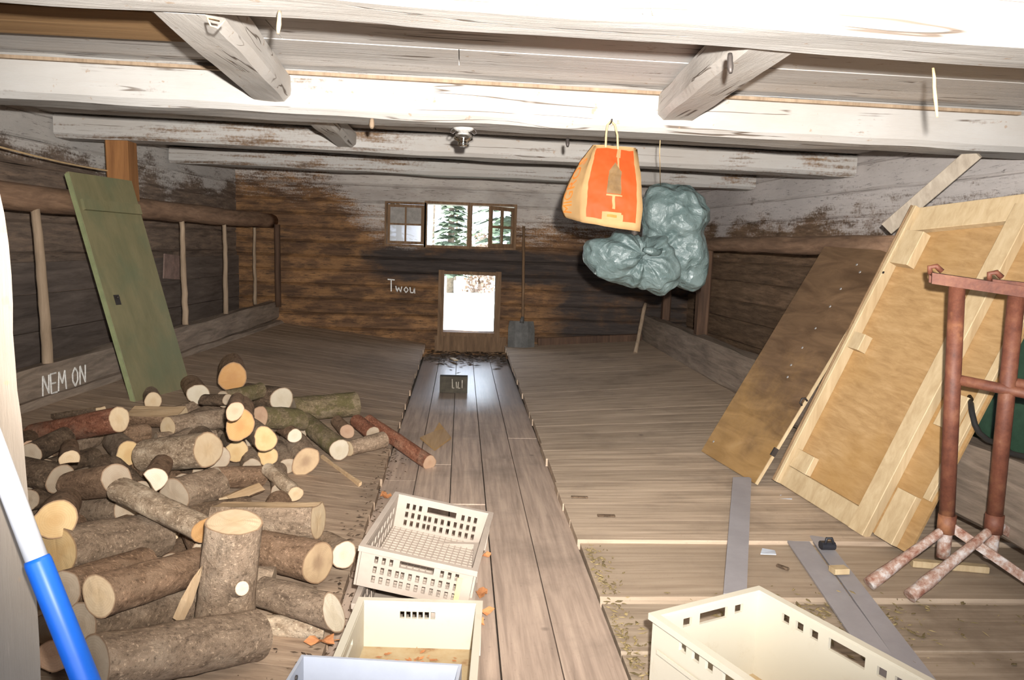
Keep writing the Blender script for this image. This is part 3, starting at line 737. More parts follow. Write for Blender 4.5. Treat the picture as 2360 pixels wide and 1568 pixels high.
# wire along the left wall
a, b = PX(0, 339, -2.75), PX(312, 402, xman(5.9)-0.12)
m = MB(); m.tube([a.lerp(b, i/10) - Vector((0, 0, .02*math.sin(math.pi*i/10))) for i in range(-3, 11)], 0.0065, 6)
tag(m.build('cord', M_twine, None, loc=b), 'thin pale cord sagging across the upper left above the green door', 'wire')

# ------------------------------------------------------------------ right manger
m = MB(); m.tube(wobble((2.52, 4.32, 1.47), (2.50, YB, 1.47), 24, 0.012, 9), [0.068+0.008*noise.noise(Vector((i*.9, 15, 0))) for i in range(25)], 12)
tag(m.build('manger_rail', M_log_rail, None, loc=(2.5, 6, 1.47)), 'round brown wooden rail along the right wall behind the leaning panels', 'rail')
m = MB(); m.beam((2.45, 2.7, 0.37), (2.41, YB, 0.38), 0.36, 0.18, seed=66, n=60, rough=0.014, ch=0.03)
tag(m.build('manger_beam', M_manger, None, loc=(2.4, 6, .4)), 'heavy hewn lower beam of the right manger, near the plywood sheet', 'beam')
m = MB(); m.beam((2.47, 7.7, 0.53), (2.47, 7.7, 1.41), 0.13, 0.12, seed=8, n=8, rough=0.006, ch=0.015, up=(0, 1, 0))
tag(m.build('support_post', M_darkpost, None, loc=(2.47, 7.7, 0.55)), 'dark upright post of the right manger, right of the grey sacks', 'post')
m = MB(); m.beam((2.50, 9.2, 0.55), (2.50, 9.2, 1.41), 0.10, 0.10, seed=9, n=8, rough=0.006, ch=0.015, up=(0, 1, 0))
tag(m.build('support_post', M_darkpost, None, loc=(2.5, 9.2, 0.55)), 'dark upright post of the right manger at the back corner', 'post')
p = PZ(1464, 822, 0.25); q = PY(1487, 700, 9.0)
p = PY(1464, 818, 8.6); p.z = zr(p.x, p.y); 
m = MB(); m.tube(wobble(p, q, 8, 0.006, 2), 0.024, 8)
tag(m.build('leaning_stick', M_stick, None, loc=p), 'pale stick leaning near the back right corner under the sacks', 'stick')
# writing on the back wall
m = MB(); O = PY(893, 671, YB-0.012); write(m, 'Twou', (O.x, YB-0.014, O.z), (1, 0, -0.06), (0, 0, 1), (0, -1, 0), 0.145, 0.006)
structure('wall_back_chalk', m, M_chalk)
# shovel
sh = empty('shovel', (0.76, 9.42, 0.13), 'long-handled shovel standing against the back wall right of the windows', 'shovel')
t = PY(1207, 522, 9.58); zb_ = zr(0.76, 9.35)
m = MB(); m.tube([(0.775, 9.44, 0.50), (0.77, 9.5, 0.9), (t.x, 9.58, t.z)], 0.018, 8); m.build('handle', M_frame, sh)
m = MB(); rings = []
for k in range(9):
    tt = k/8; z = zb_+0.004+tt*0.32; w_ = 0.165*(1 - 0.10*max(0, tt-0.7)/0.3)
    yy = 9.34+tt*0.07
    rings.append([(0.76 + w_*s, yy + 0.03*s*s - th_, z) for s, th_ in [(-1, 0), (-.5, 0), (0, 0), (.5, 0), (1, 0), (1, -.006), (.5, -.006), (0, -.006), (-.5, -.006), (-1, -.006)]])
m.loft(rings, sm=False); m.tube([(0.76, 9.415, zb_+0.30), (0.772, 9.43, 0.52)], [0.03, 0.02], 8); m.build('blade', M_shovel, sh)
# low plank at the foot of the back wall, right
m = MB(); m.beam((0.98, 9.50, 0.18), (2.3, 9.52, 0.27), 0.14, 0.05, seed=91, n=14, rough=.004, ch=.008)
tag(m.build('plank', M_darkpost, None, loc=(1.6, 9.5, .2)), 'dark plank on edge along the back wall right of the shovel', 'plank')
# dark chalked slate-like plate on the wet aisle
a, b = PZ(1013, 906, 0.0), PZ(1077, 906, 0.0)
m = MB(); m.obox((a.x, a.y, 0.003), (b.x-a.x, 0, 0), (0, 0.09, 0.0), (0, 0.0, 0.155))
pl = tag(m.build('wooden_block', M_plate, None, loc=(a.x, a.y, 0)), 'small dark wooden block with faint chalk strokes on the wet aisle', 'block')
m = MB(); strokes(m, (a.x+0.115, a.y-0.002, 0.05), (1, 0, 0), (0, 0, 1), (0, -1, 0), [[(0, 1), (.05, 0), (.25, 0)], [(.45, .7), (.5, 0)], [(.7, .7), (.65, 0), (.9, 0)], [(1.1, .9), (1.1, 0)]], 0.085, 0.004)
m.build('chalk_writing', plain('faint_chalk', (.34, .30, .24), .9), pl)
# leaf litter at the end of the aisle
m = MB(); R = random.Random(4)
for i in range(420):
    y = YB - 0.03 - abs(R.gauss(0, 0.42)); x = R.uniform(-.40, .56)
    if y < 7.6: continue
    a = R.uniform(0, 6.28); L = R.uniform(.02, .06); w_ = L*R.uniform(.25, .7)
    ex = Vector((math.cos(a), math.sin(a), R.uniform(-.2, .3)))*L; ey = Vector((-math.sin(a), math.cos(a), R.uniform(-.3, .3)))*w_
    O = Vector((x, y, 0.008+R.uniform(0, .02)+.05*max(0, (y-9.35)*2)))
    m.add([O-ex, O+ey*.8, O+ex, O-ey*.8, O-ex*.98-Vector((0, 0, .003)), O+ex*.98-Vector((0, 0, .003))], [(0, 1, 2, 3)])
tag(m.build('leaf_litter', M_litter, None, loc=(0, 9.3, 0)), 'dark leaf litter on the wet aisle floor under the low window', 'litter', kind='stuff')
m = MB(); m.obox((-0.11, 9.05, 0.03), (0.05, -0.16, 0), (0.05, 0.02, 0), (0, 0, .012))
tag(m.build('wood_chip', M_pale, None, loc=(-.1, 9, .03)), 'pale chip of wood among the leaf litter under the low window', 'wood chip')
# ------------------------------------------------------------------ firewood
def bark(name, c0, c1, c2, lichen, amt, moss=None):
    w = NT(name)
    v = w.coord((1, 1, 0.45), obj=1)
    a = w.noise(v, 24, 9, 0.78, 0.8); b = w.noise(w.coord((1, 1, 0.8), obj=1), 7, 6, 0.65)
    f = w.noise(w.coord((1, 1, 1), obj=1), 75, 4, 0.75)
    col = w.ramp(a, [(0.34, tuple(x*.8 for x in c0)), (0.50, c1), (0.66, c2)])
    col = w.mix(w.math('MULTIPLY', w.step(b, 0.50, 0.66), amt), col, lichen)
    col = w.mix(w.math('MULTIPLY', w.step(f, 0.57, 0.66), 0.7), col, tuple(min(1, x*1.7) for x in c2))
    col = w.mix(w.math('MULTIPLY', w.step(f, 0.44, 0.34), 0.65), col, tuple(x*.5 for x in c0))
    if moss: col = w.mix(w.math('MULTIPLY', w.step(w.noise(w.coord((1, 1, 1), obj=1), 9, 7, .7), 0.47, 0.58), 0.75), col, moss)
    col = w.vary(col, 0.25, island=False)
    w.bump(w.math('ADD', a, w.math('MULTIPLY', f, 0.6)), 0.9, 0.014)
    return w.out(col, 0.88, 0.2)
BARK = {
 'grey': bark('grey_bark', (0.143, 0.097, 0.063), (0.268, 0.189, 0.128), (0.377, 0.276, 0.190), (0.435, 0.335, 0.240), 0.45),
 'brown': bark('brown_bark', (0.120, 0.068, 0.039), (0.229, 0.141, 0.085), (0.332, 0.213, 0.136), (0.354, 0.247, 0.163), 0.4),
 'red': bark('reddish_bark', (0.125, 0.044, 0.023), (0.229, 0.087, 0.048), (0.320, 0.150, 0.089), (0.286, 0.194, 0.132), 0.4),
 'dark': bark('dark_bark', (0.063, 0.041, 0.027), (0.132, 0.087, 0.055), (0.218, 0.150, 0.097), (0.297, 0.223, 0.155), 0.3),
 'moss': bark('mossy_bark', (0.097, 0.073, 0.039), (0.183, 0.136, 0.077), (0.275, 0.204, 0.124), (0.377, 0.301, 0.209), 0.3, (0.120, 0.102, 0.039)),
 'birch': bark('lichened_bark', (0.183, 0.116, 0.070), (0.343, 0.247, 0.163), (0.526, 0.407, 0.287), (0.686, 0.553, 0.403), 0.7),
}
def cut(name, a, b, heart):
    w = NT(name)
    tc = w.n('TexCoord').outputs['Object']; p = w.n('SeparateXYZ', {0: tc})
    nz = w.noise(w.coord((1, 1, 1), obj=1), 14, 4, 0.6)
    r = w.n('VectorMath', {0: w.n('CombineXYZ', {0: p.outputs[0], 1: p.outputs[1]})}, operation='LENGTH').outputs['Value']
    r2 = w.math('ADD', r, w.math('MULTIPLY', nz, 0.012))
    ring = w.math('ADD', w.math('MULTIPLY', w.math('SINE', w.math('MULTIPLY', r2, 900.0)), 0.5), 0.5)
    rad = w.n('Attribute', attribute_name='rad').outputs['Fac']
    col = w.mix(w.step(w.noise(w.coord((1, 1, 1), obj=1), 10, 5, .6), 0.35, 0.68), a, b)
    col = w.mix(w.math('MULTIPLY', ring, 0.22), col, tuple(x*.7 for x in b))
    col = w.mix(w.math('MULTIPLY', w.math('SUBTRACT', 1.0, w.step(w.math('ADD', rad, w.math('MULTIPLY', nz, .4)), 0.32, 0.75)), 0.55), col, heart)
    col = w.mix(w.math('MULTIPLY', w.step(rad, 0.90, 0.97), 0.85), col, (0.22, 0.13, 0.075))
    saw = w.noise(w.coord((60, 6, 1), obj=1), 1, 4, .6)
    col = w.vary(col, 0.16, island=False); w.bump(saw, 0.25, 0.004)
    return w.out(col, 0.72, 0.25)
CUT = {
 'yellow': cut('yellow_cut_wood', (0.518, 0.370, 0.192), (0.474, 0.311, 0.141), (0.414, 0.252, 0.104)),
 'orange': cut('orange_cut_wood', (0.444, 0.252, 0.104), (0.400, 0.207, 0.074), (0.340, 0.163, 0.059)),
 'pale': cut('pale_cut_wood', (0.518, 0.400, 0.259), (0.474, 0.348, 0.215), (0.429, 0.303, 0.170)),
 'white': cut('whitish_cut_wood', (0.533, 0.466, 0.363), (0.503, 0.429, 0.318), (0.444, 0.370, 0.266)),
 'pink': cut('pinkish_cut_wood', (0.414, 0.274, 0.178), (0.370, 0.229, 0.148), (0.326, 0.192, 0.118)),
 'grey': cut('weathered_cut_wood', (0.370, 0.296, 0.215), (0.326, 0.252, 0.178), (0.281, 0.207, 0.141)),
 'heart': cut('dark_hearted_cut_wood', (0.459, 0.326, 0.192), (0.370, 0.252, 0.148), (0.192, 0.115, 0.070)),
}
M_split = wood('split_wood_face', [(0.3, (0.328, 0.211, 0.109)), (0.55, (0.437, 0.304, 0.179)), (0.75, (0.515, 0.382, 0.242))], 'z', 26, 9, perobj=True, bump=0.5)
def section(shape, n=26):
    """unit cross-section: bark points, then the points of the split face (none when round)"""
    if shape == 'half':   a0, a1, sp = 205, -25, [(-0.45, -0.40), (0.0, -0.36), (0.45, -0.41)]
    elif shape == 'slab':  a0, a1, sp = 229, -49, [(-0.45, -0.74), (0.0, -0.71), (0.45, -0.75)]
    elif shape == 'third': a0, a1, sp = 165, 15, [(-0.5, 0.02), (0.0, -0.30), (0.5, 0.0)]
    elif shape == 'quarter': a0, a1, sp = 140, 40, [(-0.38, 0.32), (0.0, -0.22), (0.38, 0.30)]
    else: return [(math.cos(2*math.pi*i/n), math.sin(2*math.pi*i/n)) for i in range(n)], []
    m = 18
    arc = [(math.cos(math.radians(lerp(a1, a0, i/(m-1)))), math.sin(math.radians(lerp(a1, a0, i/(m-1))))) for i in range(m)]
    return arc, sp
def make_log(A, B, r, bk, ct, label, shape='round', facing=None, seed=0, tilt=(0, 0), tiltB=(0, 0), taper=0.94, bumpy=0.05, stub=None, group='firewood logs in the heap', oval=1.0, bend=0.02, name='firewood_log', flare=0.0):
    r *= 1.03; A, B = Vector(A), Vector(B); L = (A-B).length; z = (A-B).normalized(); mid = (A+B)/2
    if facing is None: x = z.orthogonal().normalized(); x = Quaternion(z, seed*1.7) @ x; y = z.cross(x)
    else:
        y = -(Vector(facing) - z*Vector(facing).dot(z)).normalized(); x = y.cross(z)      # split side looks along facing
    arc, sp = section(shape); n = len(arc); nl = max(5, int(L/0.03))
    def pt(cx, cy, t, isbark=True):
        zz = (t-0.5)*L; th = math.atan2(cy, cx)
        k = 1.0
        if isbark:
            k = 1 + bumpy*math.sin(2*th+seed) + bumpy*.7*math.sin(3*th+seed*2.3) + 0.055*noise.noise(Vector((cx*2.2, cy*2.2, t*L*9+seed*5.3))) + 0.03*noise.noise(Vector((cx*6, cy*6, t*L*28+seed)))
        rr = r*k*lerp(taper, 1.0, t)*(1 + flare*max(0, 0.25-t)*4)
        px, py = cx*rr*oval, cy*rr/oval
        bx = bend*L*math.sin(math.pi*t+seed)
        tt = tilt if t > .5 else tiltB
        f = abs(t-.5)*2
        return Vector((px+bx*f*.6, py+bx*.3, zz + (px*tt[0]+py*tt[1])*max(0, f-0.7)/0.3*(1 if t > .5 else -1)))
    ringb = lambda t: [pt(a, b, t) for a, b in arc]
    closed = not sp
    m = MB(); m.loft([ringb(i/nl) for i in range(nl+1)], 0, True, False, closed)
    if stub:
        ts, ang, sr, sl = stub; c = pt(math.cos(ang)*.9, math.sin(ang)*.9, ts); d = Vector((math.cos(ang), math.sin(ang), 0.55)).normalized()
        m.tube([c-d*.01, c+d*sl*.6, c+d*sl], [sr*1.35, sr*1.08, sr], 12, cap=False); stubc = (c+d*sl, d, sr)
    root = m.build(name, BARK[bk])
    root['label'] = label; root['category'] = 'log'; root['group'] = group
    def child(nm, mb, mat, attr=None, lab=None):
        o = mb.build(nm, mat, None, attr=attr); o.parent = root; o.location = (0, 0, 0)
        if lab: o['label'] = lab
        return o
    for e, nm in ((1.0, 'cut_end'), (0.0, 'cut_end')):
        ring = ringb(e) + [pt(a, b, e, False) for a, b in reversed(sp)] if sp else ringb(e)
        if sp: ring = ringb(e) + [pt(a, b, e, False) for a, b in [(p[0], p[1]) for p in sp]]
        c = sum(ring, Vector())/len(ring); vs = []; at = []; fs = []; N_ = len(ring); s = 1 if e else -1
        for q, f in enumerate((1.0, 0.93, 0.7, 0.4)):
            for p in ring:
                v = c.lerp(p, f); v = v + Vector((0, 0, s*0.0015*(1-f) + 0.0012*noise.noise(v*60))); vs.append(v); at.append(f)
        vs.append(c); at.append(0.0)
        for q in range(3):
            for i in range(N_):
                j = (i+1) % N_; f = (q*N_+i, q*N_+j, (q+1)*N_+j, (q+1)*N_+i); fs.append(f if e else f[::-1])
        for i in range(N_):
            j = (i+1) % N_; f = (3*N_+i, 3*N_+j, 4*N_); fs.append(f if e else f[::-1])
        cm = MB(); cm.add(vs, fs, 0, False); child(nm, cm, CUT[ct], at)
    if sp:
        cm = MB(); rows = []
        prof = [arc[-1]] + sp + [arc[0]]
        for i in range(nl+1):
            t = i/nl; row = []
            for k, (a, b) in enumerate(prof):
                v = pt(a, b, t, k in (0, len(prof)-1))
                if 0 < k < len(prof)-1: v += Vector((0.05*r*noise.noise(Vector((t*L*5, k*2.0, seed))), 0.12*r*noise.noise(Vector((k*1.3, t*L*6, seed+4))), 0))
                row.append(v)
            rows.append(row)
        cm.loft(rows, 0, False, False, False); child('split_face', cm, M_split)
    if stub:
        c, d, sr = stubc; u = d.orthogonal().normalized(); w2 = d.cross(u); cm = MB()
        vs = [c + (u*math.cos(k*math.pi/8)+w2*math.sin(k*math.pi/8))*sr for k in range(16)] + [c+d*.002]
        cm.add(vs, [(k, (k+1) % 16, 16) for k in range(16)]); child('knot_stub', cm, CUT['white'], [1.0]*16+[0.0], 'pale sawn branch stub')
    R = Matrix((x, y, z)).transposed().to_4x4()
    root.matrix_world = Matrix.Translation(mid) @ R
    return root
LOGPOS = {
    'n1': ((-2.04, 4.458, 0.379), (-2.364, 4.61, 0.307), 0.033),
    'n2': ((-1.678, 3.85, 0.474), (-2.227, 4.12, 0.313), 0.06),
    'n3': ((-1.63, 4.585, 0.325), (-1.956, 4.647, 0.305), 0.069),
    'n4': ((-1.957, 4.995, 0.322), (-2.06, 5.22, 0.315), 0.053),
    'n5': ((-1.773, 5.278, 0.31), (-1.94, 5.66, 0.311), 0.07),
    'n5b': ((-1.561, 4.776, 0.382), (-1.374, 4.617, 0.419), 0.036),
    'n6': ((-1.515, 5.202, 0.446), (-1.641, 5.604, 0.465), 0.092),
    'n7': ((-1.45, 4.783, 0.388), (-1.302, 5.083, 0.388), 0.051),
    'n8': ((-1.174, 5.112, 0.321), (-1.46, 5.375, 0.304), 0.084),
    'n9': ((-1.059, 3.747, 0.484), (-1.156, 4.135, 0.466), 0.068),
    'n9b': ((-0.997, 3.451, 0.616), (-1.103, 3.847, 0.577), 0.039),
    'n10': ((-0.936, 4.538, 0.331), (-1.104, 4.286, 0.394), 0.064),
    'n11': ((-0.732, 5.481, 0.222), (-1.126, 5.244, 0.225), 0.087),
    'n12': ((-0.953, 3.823, 0.388), (-1.122, 4.175, 0.363), 0.058),
    'n13': ((-1.191, 4.146, 0.237), (-1.327, 4.517, 0.211), 0.06),
    'n14': ((-1.021, 4.148, 0.213), (-1.14, 4.523, 0.181), 0.053),
    'n15': ((-0.915, 4.296, 0.288), (-1.07, 4.626, 0.263), 0.039),
    'n16': ((-0.695, 4.499, 0.158), (-0.966, 4.895, 0.22), 0.064),
    'n17': ((-0.834, 4.204, 0.16), (-1.01, 4.621, 0.184), 0.075),
    'n19': ((-0.709, 4.909, 0.164), (-0.823, 5.245, 0.149), 0.045),
    'n20': ((-0.54, 4.885, 0.159), (-0.682, 5.115, 0.188), 0.045),
    'n21': ((-0.166, 4.667, 0.038), (-0.6, 5.161, 0.173), 0.049),
    'n22': ((-0.473, 4.832, 0.134), (-0.659, 4.624, 0.128), 0.052),
    'n24': ((-0.774, 3.655, 0.164), (-0.961, 3.912, 0.209), 0.038),
    'n25': ((-0.976, 3.759, 0.175), (-1.058, 3.517, 0.185), 0.041),
    'n26': ((-0.574, 3.171, 0.224), (-1.026, 3.274, 0.181), 0.079),
    'n27': ((-1.625, 3.824, 0.303), (-1.837, 4.151, 0.291), 0.059),
    'n28': ((-1.171, 3.61, 0.389), (-1.499, 3.744, 0.325), 0.088),
    'n29': ((-1.256, 3.802, 0.231), (-1.483, 4.022, 0.219), 0.054),
    'n30': ((-1.244, 3.153, 0.389), (-1.354, 3.548, 0.333), 0.049),
    'n31': ((-1.283, 2.934, 0.416), (-0.877, 2.656, 0.368), 0.049),
    'n32': ((-1.649, 3.318, 0.423), (-1.835, 3.677, 0.376), 0.038),
    'n33': ((-2.015, 3.701, 0.36), (-2.2, 4.013, 0.33), 0.039),
    'n34a': ((-1.685, 3.302, 0.337), (-1.92, 3.436, 0.331), 0.063),
    'n34b': ((-1.333, 3.024, 0.424), (-1.599, 3.216, 0.341), 0.061),
    'n34c': ((-1.325, 3.084, 0.29), (-1.576, 3.252, 0.22), 0.051),
    'n34d': ((-1.86, 3.968, 0.252), (-1.905, 3.62, 0.286), 0.044),
    'n35': ((-1.288, 2.482, 0.463), (-1.481, 2.92, 0.366), 0.061),
    'n36': ((-1.288, 2.474, 0.352), (-1.128, 2.9, 0.255), 0.083),
    'n37': ((-1.12, 2.998, 0.202), (-1.221, 3.267, 0.145), 0.029),
    'n38a': ((-1.139, 2.226, 0.345), (-1.085, 2.65, 0.253), 0.055),
    'n38b': ((-1.001, 2.138, 0.372), (-0.871, 2.61, 0.264), 0.055),
    'n39': ((-0.921, 2.526, 0.154), (-1.056, 2.142, 0.284), 0.062),
    'n40': ((-0.629, 2.372, 0.133), (-0.945, 1.971, 0.252), 0.08),
    'n42': ((-0.519, 2.868, 0.154), (-0.779, 3.027, 0.148), 0.081),
    'n43': ((-0.441, 2.986, 0.137), (-0.566, 3.238, 0.092), 0.052),
    'n44': ((-0.393, 2.444, 0.166), (-0.674, 2.646, 0.145), 0.058),
    'n45': ((-0.438, 2.541, 0.065), (-0.635, 2.528, 0.084), 0.034),
    'n47': ((-1.101, 2.087, 0.224), (-1.14, 2.312, 0.153), 0.044),
    'n41': ((-0.727, 2.494, 0.46), (-0.77, 2.545, 0.114), 0.085),
    'm1': ((-1.14, 3.613, 0.22), (-1.224, 3.321, 0.266), 0.075),
    'm2': ((-1.017, 3.961, 0.156), (-1.178, 3.735, 0.219), 0.055),
    'm3': ((-1.942, 3.86, 0.374), (-1.927, 3.531, 0.384), 0.048),
    'm5': ((-1.757, 3.444, 0.225), (-1.773, 3.214, 0.27), 0.047),
    'm6': ((-1.791, 4.449, 0.251), (-1.878, 4.245, 0.281), 0.051),
    'm7': ((-1.433, 4.696, 0.285), (-1.631, 4.35, 0.311), 0.063),
}
FILL = [
    ((-1.764, 3.529, 0.242), (-1.426, 3.318, 0.201), 0.05),
    ((-1.519, 3.041, 0.219), (-1.424, 2.658, 0.208), 0.058),
    ((-1.745, 3.82, 0.243), (-1.451, 3.493, 0.203), 0.049),
    ((-1.577, 5.021, 0.253), (-1.636, 4.668, 0.255), 0.059),
    ((-1.299, 4.142, 0.199), (-1.614, 4.132, 0.237), 0.053),
    ((-1.498, 4.89, 0.237), (-1.277, 4.631, 0.206), 0.055),
    ((-1.731, 5.049, 0.261), (-1.843, 4.735, 0.269), 0.047),
    ((-1.578, 3.834, 0.221), (-1.305, 3.493, 0.183), 0.047),
    ((-1.586, 3.586, 0.317), (-1.35, 3.298, 0.287), 0.045),
    ((-1.007, 2.583, 0.156), (-1.311, 2.517, 0.192), 0.055),
    ((-2.072, 4.038, 0.291), (-1.979, 3.741, 0.274), 0.053),
    ((-1.399, 5.012, 0.237), (-1.172, 4.736, 0.205), 0.064),
    ((-0.668, 2.769, 0.117), (-1.103, 2.76, 0.169), 0.057),
    ((-1.263, 3.079, 0.19), (-1.21, 2.65, 0.184), 0.059),
    ((-1.613, 3.522, 0.32), (-1.455, 3.26, 0.3), 0.046),
    ((-1.445, 4.164, 0.311), (-1.513, 3.846, 0.314), 0.047),
    ((-1.079, 3.178, 0.159), (-1.063, 2.833, 0.157), 0.05),
    ((-1.225, 5.001, 0.209), (-0.978, 4.716, 0.175), 0.057),
    ((-1.35, 3.178, 0.193), (-1.342, 2.814, 0.192), 0.052),
    ((-1.378, 4.399, 0.205), (-1.65, 4.212, 0.235), 0.045),
    ((-1.267, 4.864, 0.302), (-1.205, 4.534, 0.289), 0.047),
    ((-1.176, 4.333, 0.188), (-1.084, 4.047, 0.172), 0.053),
    ((-1.621, 3.955, 0.232), (-1.332, 3.705, 0.193), 0.05),
    ((-1.489, 4.722, 0.227), (-1.677, 4.446, 0.245), 0.049),
    ((-1.114, 4.579, 0.283), (-1.163, 4.253, 0.283), 0.052),
    ((-1.053, 3.045, 0.256), (-0.915, 2.767, 0.239), 0.05),
    ((-1.83, 3.641, 0.248), (-1.83, 3.339, 0.246), 0.046),
    ((-0.955, 4.084, 0.15), (-0.876, 3.773, 0.135), 0.046),
    ((-1.148, 2.442, 0.162), (-0.905, 2.262, 0.133), 0.045),
    ((-0.964, 3.527, 0.142), (-1.195, 3.333, 0.17), 0.047),
    ((-1.062, 4.499, 0.17), (-0.925, 4.173, 0.148), 0.046),
    ((-1.245, 2.913, 0.277), (-1.37, 2.607, 0.292), 0.048),
    ((-1.334, 4.876, 0.31), (-1.288, 4.5, 0.298), 0.047),
    ((-1.982, 4.244, 0.279), (-1.963, 3.915, 0.271), 0.049),
    ((-0.837, 3.613, 0.139), (-0.81, 3.311, 0.134), 0.057),
    ((-1.367, 4.104, 0.318), (-1.192, 3.816, 0.292), 0.064),
    ((-1.102, 2.671, 0.159), (-0.783, 2.653, 0.121), 0.048),
    ((-1.582, 3.498, 0.218), (-1.327, 3.33, 0.187), 0.048),
    ((-0.993, 3.104, 0.154), (-0.795, 2.853, 0.13), 0.055),
    ((-1.411, 4.478, 0.215), (-1.672, 4.289, 0.243), 0.05),
    ((-1.032, 2.447, 0.25), (-1.152, 2.144, 0.265), 0.047),
]
CAMV = Vector((0.1, -1, 0.45))
UPV = Vector((0, 0, 1))
